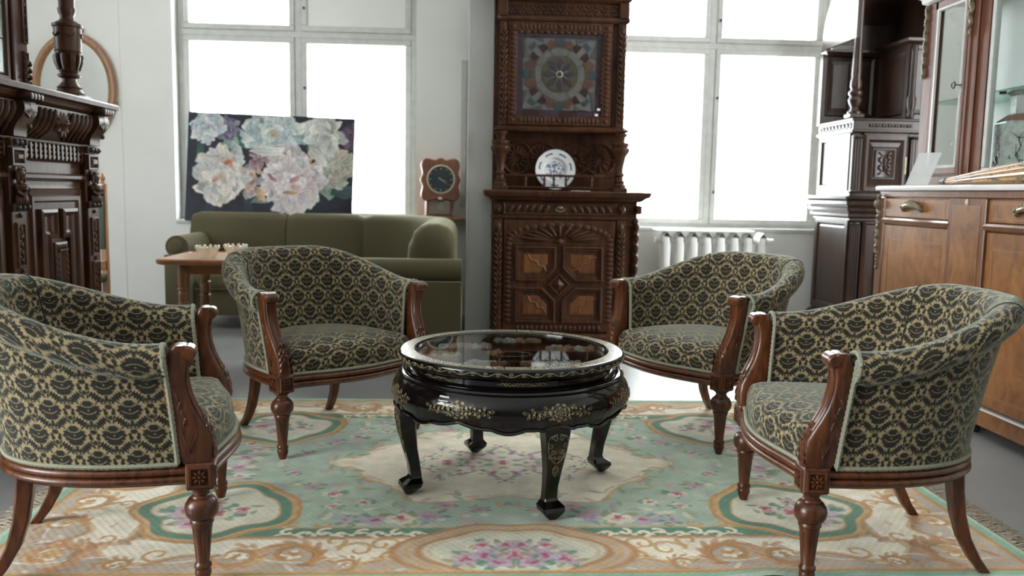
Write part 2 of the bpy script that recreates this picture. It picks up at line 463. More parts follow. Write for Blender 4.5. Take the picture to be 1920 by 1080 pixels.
# ------------------------------------------------------------------ the room
def concrete():
    m, t, b = new_mat('painted_concrete'); v = coords(t, 'Object'); n = noise(t, v, 1.3, 6, .65); n2 = noise(t, v, 14, 5, .7)
    X.t = t; s = X(n) * .6 + X(n2) * .4
    t.links.new(ramp(t, s.v, [(.35, (.20, .20, .195)), (.55, (.25, .25, .245)), (.7, (.295, .295, .29))]), b.inputs['Base Color'])
    t.links.new(ramp(t, n2, [(.3, (.30,) * 3), (.7, (.42,) * 3)]), b.inputs['Roughness']); bump(t, b, n2, .12, .003); return m
M['floor'] = concrete()
mb = MB(); mb.box(-5.2, 4.6, -8.0, 7.95, -.1, 0)
struct(mb.build('floor', M['floor'], smooth=0), 'grey painted concrete showroom floor with worn patches')
mb = MB(); mb.box(-5.2, 4.6, -8.0, 7.95, 3.9, 4.0)
struct(mb.build('ceiling', M['ceil'], smooth=0), 'plain white ceiling')
W1 = (-2.49, -.45); W2 = (1.13, 3.17); SILL, HEAD = .80, 3.40
mb = MB()
YB0, YB1 = 7.45, 7.95
mb.box(-5.2, 4.6, YB0, YB1, 0, SILL); mb.box(-5.2, 4.6, YB0, YB1, HEAD, 3.9)
mb.box(-5.2, W1[0], YB0, YB1, SILL, HEAD); mb.box(W1[1], W2[0], YB0, YB1, SILL, HEAD); mb.box(W2[1], 4.6, YB0, YB1, SILL, HEAD)
mb.box(-3.30, -2.92, YB0 - .006, YB0, 0, 3.9, .003)
struct(mb.build('wall_back', M['wall'], smooth=0), 'white plastered wall with two tall windows')
mb = MB()
mb.box(-5.5, -5.2, -8.0, 7.95, 0, .8); mb.box(-5.5, -5.2, -8.0, 7.95, 3.4, 3.9); mb.box(-5.5, -5.2, -8.0, -1.5, .8, 3.4); mb.box(-5.5, -5.2, 1.5, 4.5, .8, 3.4); mb.box(-5.5, -5.2, 4.9, 7.95, .8, 3.4)  # the narrow unseen opening is added to brighten the back wall
struct(mb.build('wall_left', M['wall'], smooth=0), 'white plastered side wall with a window opening and a narrow one added for light')
mb = MB(); mb.box(4.6, 4.9, -8.0, 7.95, 0, .8); mb.box(4.6, 4.9, -8.0, 7.95, 3.4, 3.9); mb.box(4.6, 4.9, -8.0, 4.0, .8, 3.4); mb.box(4.6, 4.9, 5.4, 7.95, .8, 3.4)
struct(mb.build('wall_right', M['wall'], smooth=0), 'white plastered side wall')
mb = MB()
mb.box(-5.2, 4.6, -8.3, -8.0, 0, .8); mb.box(-5.2, 4.6, -8.3, -8.0, 3.4, 3.9); mb.box(-5.2, 4.6, -8.3, -8.0, .8, 3.4)  # unseen end wall, closed and darkened to cut front fill and reflections
struct(mb.build('wall_front', plain('dark_room_brown', (.16, .12, .09), .6), smooth=0), 'unseen far end wall of the showroom, dark brown to keep fill light low')
mb = MB(); mb.box(0.0, .187, 6.36, 7.45, 0, 3.9, .006)
struct(mb.build('wall_pillar', M['pillar'], smooth=0), 'grey plastered pillar beside the carved cabinet')
mb = MB(); mb.box(-.006, .004, 6.352, 6.40, 0, 3.9, .002)  # strip added for the bright sliver of light along the pillar chamfer
struct(mb.build('trim_lit_edge', M['paint'], smooth=0), 'white strip standing for the light sliver on the pillar edge')
mb = MB(); mb.box(-.062, -.016, 7.435, 7.449, .95, 2.20, .002)
struct(mb.build('trim_1', M['paint'], smooth=0), 'pale vertical strip on the wall by the pillar')

def window(name, x0, x1, label, panel=None):
    """casement window: frame, four sashes each with a glass pane, latches, sill board"""
    fy0, fy1 = 7.58, 7.68
    mb = MB(); xm = (x0 + x1) / 2; zt = 2.40
    for (a, b) in ((x0, x0 + .055), (x1 - .055, x1), (xm - .03, xm + .03)): mb.box(a, b, fy0, fy1, SILL, HEAD, .006)
    mb.box(x0, x1, fy0 - .004, fy1, SILL, SILL + .035, .006); mb.box(x0, x1, fy0, fy1, HEAD - .05, HEAD, .006); mb.box(x0, x1, fy0 - .004, fy1, zt - .028, zt + .028, .006)
    w = mb.build(name, M['paint'], smooth=0); struct(w, label)
    for i, (a, b) in enumerate(((x0 + .052, xm - .028), (xm + .028, x1 - .052))):
        for j, (c, d) in enumerate(((SILL + .032, zt - .026), (zt + .026, HEAD - .048))):
            mb = MB(); bw = .05; ys = fy0 - .012
            for (p, q, r, s_) in ((a, b, c, c + bw), (a, b, d - bw, d), (a, a + bw, c + bw, d - bw), (b - bw, b, c + bw, d - bw)): mb.box(p, q, ys, ys + .045, r, s_, .006)
            sa = mb.build('sash', M['paint'], w, smooth=0)
            if panel == (i, j):
                mb = MB(); mb.rects([(a + bw, b - bw, c + bw, d - bw, ys + .02)]); mb.box(a + bw - .002, b - bw + .002, ys + .022, ys + .03, c + bw - .002, d - bw + .002)
                mb.build('infill_panel', M['wall'], sa, smooth=0, label='white painted panel filling the upper sash')
            else:
                mb = MB(); mb.box(a + bw - .004, b - bw + .004, ys + .02, ys + .024, c + bw - .004, d - bw + .004)
                mb.build('pane', M['window_glass'], sa, smooth=0)
                mb = MB(); g = .055     # inner bead of the second, outer casement
                for (p, q, r, s_) in ((a + bw, b - bw, c + bw, c + bw + .012), (a + bw, a + bw + .012, c + bw + .012, d - bw), (b - bw - .012, b - bw, c + bw + .012, d - bw), (a + bw + .012, b - bw - .012, d - bw - .02, d - bw)): mb.box(p, q, ys + .08, ys + .10, r, s_)
                mb.build('outer_bead', M['wall'], sa, smooth=0)
    for z in (1.12, 1.95, 2.62):
        mb = MB(); mb.lathe([(.004, -.012), (.011, -.01), (.011, 0)], c=(xm + .055, fy0 - .014, z), seg=10, ax='y'); mb.build('latch', M['iron'], w)
    mb = MB(); mb.box(x0 - .0, x1 + .0, YB0 - .015, fy0, SILL - .03, SILL + .004, .004)
    mb.build('window_sill', M['paint'], w, smooth=0)
    return w
window('window_1', W1[0], W1[1], 'tall white framed window behind the flower painting', (1, 1))
window('window_2', W2[0], W2[1], 'tall white framed window above the radiator')

# ------------------------------------------------------------------ radiator and the board lying on it
rad = thing('radiator', 'white cast iron radiator with eight columns under the window', 'radiator', (2.144, 7.27, 0))
nsec = 8; wsec = .108
for i in range(nsec):
    x = -.43 + i * .1195
    mb = MB()
    for y in (-.055, .045): mb.rbox(x - .036, x + .036, y - .03, y + .035, .13, .735, .026, 5)
    pts = [(-.05, .40), (-.042, .47)]
    mb.lathe([(.01, -.0595), (.03, -.05), (.034, 0), (.034, .0595), (.03, .0595)], c=(x, 0, .70), seg=12, ax='x'); mb.lathe([(.01, -.0595), (.03, -.05), (.03, .0595)], c=(x, 0, .17), seg=12, ax='x')
    mb.polys([([(x - .036, .69), (x + .036, .69), (x + .03, .735), (x, .775), (x - .03, .735)], -.085), ([(x - .036, .69), (x + .036, .69), (x + .03, .735), (x, .775), (x - .03, .735)], .08)])
    mb.build('column', M['white'], rad)
for sx in (-1, 1):
    mb = MB(); mb.lathe([(.012, -.03), (.024, -.03), (.024, .03), (.012, .03)], c=(sx * .49, 0, .70), seg=8, ax='x'); mb.build('end_plug', M['white'], rad)
for sx in (-.3, .3):
    mb = MB(); mb.box(sx - .02, sx + .02, -.03, .03, 0, .14); mb.build('foot', M['white'], rad, smooth=0)
mb = MB(); mb.box(-.42, .42, -.10, .12, 0, .016, .004); o = mb.build('shelf_board', M['white'], smooth=0); o.location = (2.05, 7.27, .777)
tag(o, 'white painted board lying on top of the radiator', 'board')

# ------------------------------------------------------------------ peony painting
def paint_peonies(w, h):
    g = np.random.default_rng(5); yy, xx = np.mgrid[0:h, 0:w]; u = xx / (w - 1); v = 1 - yy / (h - 1)   # row 0 = bottom
    v = yy / (h - 1)
    def nz(n, s):
        a = g.random((n + 2, int(n * 1.5) + 2)); yi = v * n; xi = u * int(n * 1.5); y0 = yi.astype(int); x0 = xi.astype(int); fy = yi - y0; fx = xi - x0
        return ((a[y0, x0] * (1 - fx) + a[y0, x0 + 1] * fx) * (1 - fy) + (a[y0 + 1, x0] * (1 - fx) + a[y0 + 1, x0 + 1] * fx) * fy - .5) * s
    img = np.zeros((h, w, 3)); k = nz(5, 1)[..., None] + nz(14, .6)[..., None]
    img[:] = (.022, .022, .030); img += np.clip(k, -1, 1) * np.array((.008, .013, .020)) + np.clip(k, 0, 1) * np.array((.004, .010, .018))
    asp = 1.56
    def ell(cx, cy, a, b, ang, col, edge=.25, tipcol=None, alpha=1.0):
        R = max(a, b) * 1.05; x0, x1 = int(max(0, (cx - R) * w)), int(min(w, (cx + R) * w + 1)); y0, y1 = int(max(0, (cy - R * asp) * h)), int(min(h, (cy + R * asp) * h + 1))
        if x1 <= x0 or y1 <= y0: return
        du = u[y0:y1, x0:x1] - cx; dv = (v[y0:y1, x0:x1] - cy) / asp; ca, sa = math.cos(ang), math.sin(ang)
        p = (du * ca + dv * sa) / a; q = (dv * ca - du * sa) / b
        q = q + .25 * np.sin(p * 3 + cx * 40); d = np.sqrt(p * p + q * q) + .07 * np.sin(np.arctan2(q, p) * 5 + cy * 60)
        mk = np.clip((1 - d) / .12, 0, 1)[..., None] * alpha
        sh = np.clip(.50 + .60 * (p * .5 + .5) + .10 * np.sin(q * 9 + cx * 30), .28, 1.25)[..., None]
        c = np.array(col) * sh
        if tipcol is not None: c = c * (1 - np.clip(-p, 0, 1)[..., None]) + np.array(tipcol) * np.clip(-p, 0, 1)[..., None]
        rim = np.clip((d - .72) / .2, 0, 1)[..., None] * .28; c = c * (1 - rim) + np.minimum(np.array(col) * 1.35, .95) * rim
        img[y0:y1, x0:x1] = img[y0:y1, x0:x1] * (1 - mk) + c * mk
    def P(x, y): return (x - 50) / 1540, 1 - (y - 70) / 985
    for (x, y, a, b, ang, c) in ((170, 400, .05, .022, -1.9, (.05, .12, .10)), (430, 350, .09, .03, .3, (.25, .42, .30)), (560, 300, .07, .03, -.9, (.08, .16, .13)), (1350, 740, .06, .035, -1.2, (.26, .36, .27)), (1200, 330, .05, .02, .8, (.10, .22, .17)), (740, 850, .06, .02, .1, (.20, .30, .24)), (1500, 740, .08, .045, .2, (.07, .11, .13)), (280, 930, .07, .03, 1.2, (.03, .05, .07)), (620, 930, .06, .03, 1.4, (.03, .045, .07))):
        cx, cy = P(x, y); ell(cx, cy, a, b, ang, c)
    FL = [(1560, 250, 110, 130, [(.16, .10, .15), (.10, .07, .12)], (.05, .03, .05), 26), (400, 210, 110, 120, [(.22, .20, .28), (.15, .13, .20), (.28, .28, .36)], (.10, .06, .10), 34), (220, 210, 150, 150, [(.52, .58, .60), (.40, .46, .52), (.62, .64, .62)], (.18, .14, .19), 44),
          (1420, 560, 165, 190, [(.46, .48, .40), (.38, .42, .36), (.55, .48, .42)], (.40, .22, .16), 46), (650, 680, 110, 190, [(.42, .40, .41), (.62, .44, .34), (.34, .32, .35)], (.22, .10, .14), 26),
          (830, 250, 285, 185, [(.56, .62, .60), (.46, .54, .55), (.66, .68, .62), (.36, .46, .48)], (.42, .33, .20), 74), (1300, 270, 175, 205, [(.66, .66, .60), (.56, .58, .54), (.46, .48, .46)], (.48, .40, .22), 50),
          (930, 470, 190, 130, [(.58, .52, .52), (.50, .46, .50), (.62, .56, .52)], (.50, .27, .20), 36), (1170, 500, 80, 120, [(.66, .46, .34), (.60, .50, .44)], (.60, .30, .18), 16), (700, 480, 90, 90, [(.40, .26, .27), (.33, .22, .24)], (.15, .07, .10), 14),
          (360, 650, 225, 260, [(.72, .70, .63), (.62, .62, .60), (.70, .62, .55), (.55, .57, .57)], (.48, .36, .28), 90), (1030, 720, 260, 255, [(.70, .64, .64), (.60, .56, .60), (.72, .70, .68), (.66, .56, .55)], (.52, .34, .32), 110)]
    for (x, y, rx, ry, cols, core, n) in FL:
        cx, cy = P(x, y); rx /= 1540; ry = ry / 985 / asp
        for k in range(n):
            f = 1 - (k / n); rad = f ** .8 * .82; a = g.random() * 2 * PI if k > n * .35 else 2 * PI * k / (n * .35) * 1.0
            px, py = cx + math.cos(a) * rx * rad, cy + math.sin(a) * ry * rad * asp; col = np.array(cols[g.integers(len(cols))]) * (.82 + .3 * g.random())
            s = (.20 + .26 * f * g.random() + .10) * (rx + ry) / 2
            if g.random() < .6: ell(px, py, s, s * (.42 + .3 * g.random()), math.atan2(math.sin(a) * ry, math.cos(a) * rx), col, tipcol=np.array(core) * (.8 + .4 * g.random()))
            else: ell(px, py, s * 1.1, s * .5, a + PI / 2 + g.normal() * .4, col)
        ell(cx + .01, cy, rx * .12, ry * .10, 0, np.array(core) * 1.1, alpha=.7)
    for (x, y, a, b, ang, c) in ((430, 515, .028, .017, 0, (.55, .20, .10)), (790, 395, .11, .03, .12, (.70, .72, .68)), (590, 270, .055, .016, -.6, (.66, .70, .68)), (1270, 440, .07, .028, -.75, (.70, .72, .66)), (500, 400, .035, .05, .3, (.50, .55, .54)), (1050, 640, .04, .016, .6, (.55, .32, .33)), (840, 640, .04, .012, -.7, (.42, .22, .28)), (1010, 770, .05, .012, .1, (.50, .36, .22)), (320, 670, .03, .015, .9, (.58, .36, .26)), (740, 800, .025, .045, .2, (.70, .46, .28))):
        cx, cy = P(x, y); ell(cx, cy, a, b, ang, c)
    img *= (1 + nz(60, .22)[..., None]); return np.clip(img, .004, .92)
def vgrid(name, nx, ny, fn_pos, col, mat, parent=None):
    """flat coloured grid: fn_pos(u,v)->(x,y,z) arrays; col (ny,nx,3)"""
    v, u = np.mgrid[0:1:ny * 1j, 0:1:nx * 1j]; x, y, z = fn_pos(u, v); co = np.stack([x, y, z], -1).reshape(-1, 3).astype(np.float32)
    i, j = np.mgrid[0:ny - 1, 0:nx - 1]; q = np.stack([i * nx + j, i * nx + j + 1, (i + 1) * nx + j + 1, (i + 1) * nx + j], -1).reshape(-1, 4)
    m = bpy.data.meshes.new(name); m.vertices.add(len(co)); m.vertices.foreach_set('co', co.ravel()); m.loops.add(q.size); m.loops.foreach_set('vertex_index', q.ravel().astype(np.int32))
    m.polygons.add(len(q)); m.polygons.foreach_set('loop_start', np.arange(0, q.size, 4, dtype=np.int32)); m.update(calc_edges=True); m.validate()
    m.polygons.foreach_set('use_smooth', np.ones(len(m.polygons), bool))
    a = m.color_attributes.new('Col', 'FLOAT_COLOR', 'POINT'); a.data.foreach_set('color', np.concatenate([col.reshape(-1, 3), np.ones((nx * ny, 1))], 1).astype(np.float32).ravel())
    m.materials.append(mat); o = bpy.data.objects.new(name, m); C.objects.link(o)
    if parent: o.parent = parent
    return o
M['canvas'] = vcol_mat('oil_on_canvas', .5, 180, .08, .35)
PW, PH = 1.4115, .931
pt = thing('flower_painting', 'large canvas of white and pink peonies on dark ground leaning in the window', 'painting', (-1.7007, 7.40, .7831))
pt.rotation_euler = (math.radians(-7), math.radians(1.203), 0)
mb = MB(); mb.box(-PW / 2, PW / 2, 0, .02, 0, PH, .003); mb.build('canvas_edge', plain('dark_canvas', (.02, .02, .028), .7), pt, smooth=0)
vgrid('painted_canvas', 330, 216, lambda u, v: ((u - .5) * (PW - .002), u * 0 - .0015, v * (PH - .002) + .001), paint_peonies(330, 216), M['canvas'], pt)

# ------------------------------------------------------------------ corner sofa
sofa = thing('corner_sofa', 'olive green corner sofa with rolled arms below the painting', 'sofa', (-1.15, 6.5, 0))
def sp(x, y): return x + 1.15, y - 6.5
OL = M['olive']
mb = MB(); mb.rbox(-1.06, 1.12, .03, .70, .10, .33, .03, 5); mb.rbox(.47, 1.12, -1.40, .1, .10, .40, .03, 5); mb.build('base', OL, sofa)
mb = MB(); mb.rbox(-.90, .30, -.01, .60, .30, .445, .06, 7, .012); mb.build('seat_cushion', OL, sofa)
mb = MB(); mb.rbox(.30, .95, -1.25, .60, .30, .445, .06, 7, .012); mb.build('seat_cushion', OL, sofa)
mb = MB(); mb.tube([(-.90, -.0, .316), (.42, -.0, .316)], .006, 6); mb.build('piping', OL, sofa)
def backsect(o0=.10, o1=-.13, zt=.885, zb=.30):
    s = [(o0, zb), (o1 - .02, zb), (o1 - .03, .45), (o1, zt - .14)]
    r = (o0 - (o1 + .02)) / 2; cx = (o0 + o1 + .02) / 2
    return s + [(cx - r * math.cos(a), zt - .10 + .10 * math.sin(a)) for a in np.linspace(0, PI, 8)]
pts = [(-1.10, .66), (.30, .66)]
cor = [(.30 + .68 * math.sin(a), -.02 + .68 * math.cos(a)) for a in np.linspace(0, PI / 2, 13)]
wing = [(.98, -.02), (.98, -1.40)]
def seg(path, n): return arc_path(lambda t: np.array([np.interp(t * (len(path) - 1), range(len(path)), [p[k] for p in path]) for k in (0, 1)]), n)[0]
for pth, n in (([(-1.10, .66), (-.335, .66)], 12), ([(-.328, .66), (.30, .66)], 12), (cor, 14), ([(.98, -.03), (.98, -1.29)], 16)):
    q = seg(pth, n); mb = MB(); wg = pth[0][0] == .98; top = backsect(o1=-.19, zt=.89) if wg else backsect()
    def sc(t, top=top):
        e = 1 - .10 * max(0, abs(t - .5) * 2 - .93) / .07
        return [(o * (.86 + .14 * min(1, (1 - abs(2 * t - 1)) * 12)), z if z < .5 else .5 + (z - .5) * (1 - .06 * max(0, 1 - (1 - abs(2 * t - 1)) * 10))) for (o, z) in top]
    if wg:
        q = np.array([(.98, -.03 - 1.30 * k / 25) for k in range(23)] + [(.98, -.03 - 1.30 * (.88 + .12 * math.sin(a))) for a in np.linspace(.15, PI / 2, 9)])
        def sc(t, top=top):
            d = max(0.0, (t * 30 - 22) / 8); r = math.sqrt(max(0.0, 1 - d * d)); k = .30 + .70 * r; cx = .02
            return [(cx + (o - cx) * k, .30 + (z - .30) * (.45 + .55 * r)) for (o, z) in top]
    sweep(mb, q, sc, flip=-1); mb.build('back_section', OL, sofa, smooth=60)
def roll_arm(name, p0, p1, r, zc, zb, width):
    a = thing_arm = MB(); d = V(p1[0] - p0[0], p1[1] - p0[1]); L = np.linalg.norm(d)
    sect = [(-width / 2, zb), (-width / 2, zc - r * .75)] + [(r * math.cos(t) * 1.0, zc + r * math.sin(t)) for t in np.linspace(PI + .9, -.9, 16)] + [(width / 2, zc - r * .75), (width / 2, zb)]
    q = seg([p0, p1], 8); sweep(a, q, sect); return a.build(name, OL, sofa, smooth=60)
roll_arm('arm', (-1.02, -.02), (-1.02, .62), .085, .635, .10, .19)
mb = MB(); mb.lathe([(.004, -.012), (.035, -.012), (.05, -.002), (.055, .01)], c=(-1.03, -.028, .635), seg=18, ax='y'); mb.build('arm_scroll', OL, sofa)
roll_arm('arm', (.12, -1.36), (1.12, -1.36), .075, .605, .10, .20)
for (x, y) in ((-1.0, .08), (.40, .08), (.55, -1.3), (1.05, -1.3), (1.05, .6), (-1.0, .6)):
    mb = MB(); mb.lathe([(.02, 0), (.028, .02), (.03, .10)], c=(x, y, 0), seg=10); mb.build('foot', M['oak'], sofa)

# ------------------------------------------------------------------ clock on a ledge behind the sofa
mb = MB(); mb.box(-.50, -.02, 7.22, 7.449, .845, .868, .004); o = mb.build('wall_shelf', M['pine'], smooth=0)
tag(o, 'honey coloured ledge behind the sofa carrying the wooden clock', 'shelf')
ck = thing('wall_clock', 'wooden clock with wavy edged head and pendulum case by the pillar', 'clock', (-.243, 7.33, .869)); ck.rotation_euler = (0, 0, math.radians(12))
mb = MB(); mb.prism([(-.115, 0), (.10, 0), (.145, .22), (-.115, .22)], .06, -.05); mb.build('case', M['clockwood'], ck, smooth=0)
out = []
for k in range(96):
    a = 2 * PI * k / 96; c_, s_ = math.cos(a), math.sin(a); q = (abs(c_) ** 5 + abs(s_) ** 5) ** (-1 / 5); q *= .168 * (1 + .045 * math.cos(8 * a) - .03 * math.cos(4 * a) + .02 * math.cos(12 * a)); out.append((q * c_ * .98, .31 + q * s_ * 1.06))
mb = MB(); mb.prism(out, -.05, -.085, .012); mb.build('head', M['clockwood'], ck)
mb = MB(); mb.lathe([(.118, -.084), (.122, -.094), (.112, -.100), (.108, -.09)], c=(0, 0, .315), seg=36, ax='y', caps=False); mb.build('bezel', M['cream'], ck)
mb = MB(); mb.lathe([(.001, -.088), (.110, -.088)], c=(0, 0, .315), seg=36, ax='y'); dl = mb.build('dial', M['dial'], ck)
for k in range(12):
    a = PI / 2 - k * PI / 6; mb = MB(); ca, sa = math.cos(a), math.sin(a); L = .016 if k % 3 == 0 else .010
    mb.prism([((.098 - s) * ca - t * sa, .315 + (.098 - s) * sa + t * ca) for (s, t) in ((0, -.003), (0, .003), (L, .003), (L, -.003))], -.088, -.090); mb.build('hour_mark', M['cream'], dl, smooth=0)
for (a, L) in ((-.38, .065), (-.62, .085)):
    mb = MB(); ca, sa = math.cos(a), math.sin(a); mb.prism([(-.02 * ca - .004 * -sa, .315 - .02 * sa - .004 * ca), (L * ca, .315 + L * sa), (-.02 * ca - .004 * sa, .315 - .02 * sa + .004 * ca)], -.091, -.093); mb.build('hand', M['cream'], dl, smooth=0)
mb = MB(); mb.box(-.095, .085, -.056, -.05, .02, .14); mb.build('case_window', plain('dark_case', (.03, .022, .018), .3), ck, smooth=0)
for k in range(12):
    mb = MB(); x = -.088 + k * .0152; mb.tube([(x, -.060, .022), (x, -.060, .138)], .0045, 6); mb.build('reeded_glass', M['crystal'], ck)
mb = MB(); mb.lathe([(.001, -.058), (.030, -.058), (.032, -.052)], c=(.01, 0, .085), seg=16, ax='y'); mb.tube([(.01, -.055, .11), (.01, -.055, .145)], .003, 6); mb.build('pendulum', M['brass'], ck)
mb = MB(); mb.box(-.125, .11, -.07, .07, 0, .012, .003); mb.build('case_base', M['clockwood'], ck, smooth=0)
mb = MB(); mb.box(-.02, .008, -.088, -.0865, .148, .166); mb.build('price_tag', M['paper'], ck, smooth=0)

# ------------------------------------------------------------------ oval mirror
mr = thing('oval_mirror', 'oval wall mirror in a light wood frame with a small crest', 'mirror', (-3.29, 7.43, 1.885))
mb = MB(); P = []
for k in range(56):
    a = 2 * PI * k / 56; c_, s_ = math.cos(a), math.sin(a); row = []
    for (d, y) in ((-.0, .0), (0, -.02), (-.012, -.036), (-.03, -.040), (-.05, -.030), (-.066, -.018), (-.07, 0)): row.append(((.345 + d) * c_, y, (.455 + d) * s_))
    P.append(row)
mb.grid(P, cv=True); mb.build('frame', M['pine'], mr)
mb = MB(); mb.add([(.285 * math.cos(2 * PI * k / 48), -.010, .395 * math.sin(2 * PI * k / 48)) for k in range(48)], [list(range(48))]); mb.build('mirror_glass', M['mirror'], mr, smooth=0)
mb = MB()
for (x, a, L) in ((0, PI / 2, .07), (-.05, 2.6, .10), (.05, .54, .10)): mb.petal(x, .462, -.01, a, L, .045, .03)
mb.build('crest', M['pine'], mr)
mb = MB(); mb.petal(.335, -.12, -.01, 1.3, .05, .03, .03); mb.petal(-.335, -.12, -.01, 1.8, .05, .03, .03); mb.build('side_knob', M['pine'], mr)

# ------------------------------------------------------------------ tall backed chair behind the sideboard
tc = thing('side_chair', 'tall backed wooden chair with green panel behind the sideboard', 'chair', (-2.435, 5.62, 0), PI / 2)
for sx in (-1, 1):
    mb = MB(); mb.box(sx * .235 - .02, sx * .235 + .02, -.02, .02, 0, 1.10, .004); o = mb.build('back_post', M['pine'], tc, smooth=0)
    mb = MB(); mb.lathe([(.02, 1.10), (.02, 1.105), (.01, 1.112), (.016, 1.125), (.019, 1.137), (.012, 1.152), (.004, 1.168)], c=(sx * .235, 0, 0), seg=12); mb.build('finial', M['pine'], o)
    mb = MB(); mb.box(sx * .235 - .018, sx * .235 + .018, .40, .436, 0, .43, .004); mb.build('leg', M['pine'], tc, smooth=0)
mb = MB(); mb.box(-.215, .215, -.012, .012, .66, 1.05, .006); mb.build('back_panel', M['darkgreen'], tc, smooth=0)
mb = MB(); mb.box(-.215, .215, -.014, .014, 1.05, 1.09, .004); mb.build('top_rail', M['pine'], tc, smooth=0)
mb = MB(); mb.box(-.215, .215, -.012, .012, .52, .58, .004); mb.build('lower_rail', M['pine'], tc, smooth=0)
mb = MB(); mb.rbox(-.25, .25, -.02, .44, .43, .50, .03, 5); mb.build('seat', M['darkgreen'], tc)
mb = MB(); mb.box(-.215, .215, -.01, .01, .2, .23, .003); mb.build('stretcher', M['pine'], tc, smooth=0)

# ------------------------------------------------------------------ small wooden table with crystal bowls
st = thing('small_table', 'small reddish wood table with turned legs before the sofa', 'table', (-1.46, 5.58, 0))
mb = MB(); pl = []
for (cx, cy, a0) in ((.37, .29, 0), (-.37, .29, PI / 2), (-.37, -.29, PI), (.37, -.29, 1.5 * PI)):
    pl += [(cx + .06 * math.cos(a0 + t), cy + .06 * math.sin(a0 + t)) for t in (0, .5, 1.07, PI / 2)]
loops = [[(x * k, y * k, z) for x, y in pl] for (k, z) in ((.96, .608), (1.0, .614), (1.015, .625), (1.015, .637), (1.0, .645), (.985, .645), (.975, .640))]
mb.grid(loops, cu=True, caps=True); mb.build('tabletop', M['ctable'], st, smooth=30)
for (x, y) in ((-.30, -.22), (.30, -.22), (-.30, .22), (.30, .22)):
    mb = MB(); pr_ = [(.028, 0), (.032, .03)]
    for z in (.12, .24, .36, .45): pr_ += [(.032, z - .02), (.028, z - .012), (.038, z), (.028, z + .012), (.032, z + .02)]
    pr_ += [(.034, .56), (.030, .608)]; mb.lathe(pr_, c=(x, y, 0), seg=16); mb.build('leg', M['pine'], st)
mb = MB(); mb.box(-.30, .30, -.235, -.215, .545, .608); mb.box(-.30, .30, .215, .235, .545, .608); mb.box(-.315, -.295, -.22, .22, .545, .608); mb.box(.295, .315, -.22, .22, .545, .608); mb.build('apron', M['ctable'], st, smooth=0)
def bowl(x, y, label):
    o = thing('crystal_bowl', label, 'bowl', (x, y, .6405), 0, 'crystal bowls on the small table')
    mb = MB(); mod = lambda r, z, a: r * (1 + .07 * abs(math.cos(6 * a)) * min(1, z / .03)); mb.lathe([(.001, .004), (.045, 0), (.05, .008), (.062, .04), (.068, .066), (.062, .064), (.054, .04), (.04, .012), (.001, .010)], seg=48, mod=mod); mb.build('body', M['crystal'], o)
    for k in range(12):
        a = k * PI / 6; mb = MB(); mb.lathe([(.001, .058), (.010, .062), (.012, .072), (.007, .080), (.001, .083)], c=(.067 * math.cos(a), .067 * math.sin(a), 0), seg=6); mb.build('rim_point', M['crystal'], o)
bowl(-1.63, 5.43, 'crystal bowl nearer the table end, scalloped rim'); bowl(-1.49, 5.56, 'crystal bowl nearer the patterned armchair, scalloped rim')
# ------------------------------------------------------------------ carved hutch cabinet between pillar and window
OK_ = M['oak']
hc = thing('carved_hutch', 'tall carved oak hutch with leaded coloured glass door against the pillar', 'cabinet', (.19, 6.2, 0))
HW = .975
def leafdrop(mb, x, z0, z1, y, w):
    """hanging chain of carved leaves and fruit"""
    n = max(2, int((z1 - z0) / (w * .62))); dz = (z1 - z0) / n
    for k in range(n):
        z = z1 - (k + .5) * dz
        if k % 4 == 2:
            for s_ in (-1, 1): mb.petal(x + s_ * w * .22, z, y, 0, w * .4, w * .42, w * .3)
            mb.petal(x, z - dz * .3, y, 0, w * .36, w * .36, w * .34)
        else:
            for s_ in (-1, 1): mb.petal(x + s_ * w * .2, z, y, PI / 2 + s_ * -.55, dz * 1.35, w * .36, w * .36)
            mb.petal(x, z + dz * .2, y, PI / 2, dz * 1.1, w * .24, w * .34)
_u = MB(); _u.petal(0, 0, 0, 0, 1, 1, 1); _unit = _u.build('lobe', M['oak']); LOBE = _unit.data; bpy.data.objects.remove(_unit)
def lobe(name, parent, x, z, y, ang, L, w, h):
    """one carved lobe as an object of its own, sharing one mesh"""
    o = bpy.data.objects.new(name, LOBE); C.objects.link(o); o.parent = parent; o.location = (x, y, z); o.rotation_euler = (0, -ang, 0); o.scale = (L, h, w); return o
def scallops(parent, p0, p1, y, w, n):
    for k in range(n):
        f = (k + .5) / n; x, z = p0[0] + (p1[0] - p0[0]) * f, p0[1] + (p1[1] - p0[1]) * f; L = math.hypot(p1[0] - p0[0], p1[1] - p0[1]) / n
        lobe('scallop', parent, x, z, y, math.atan2(p1[1] - p0[1], p1[0] - p0[0]), L * .98, w, w * .25)
mb = MB(); mb.stack(.0, HW, .0, .55, [(.0, .03), (.035, .03), (.045, .018), (.055, .0)]); mb.stack(HW, HW + .13, .20, .55, [(0, .01), (.04, .01), (.055, 0)]); mb.build('plinth', OK_, hc, smooth=0)
mb = MB(); mb.box(.0, HW, .02, .55, .05, 1.03); mb.box(HW, HW + .125, .22, .55, .05, 1.03); mb.build('carcass', OK_, hc, smooth=0)
mb = MB(); prof = [(1.025, .0), (1.035, .02), (1.05, .035), (1.06, .06), (1.075, .07), (1.095, .075), (1.103, .068)]
mb.stack(-.0, HW + .03, .0, .55, prof); mb.stack(HW - .1, HW + .14, .20, .55, prof); mb.build('ledge', OK_, hc, smooth=0)
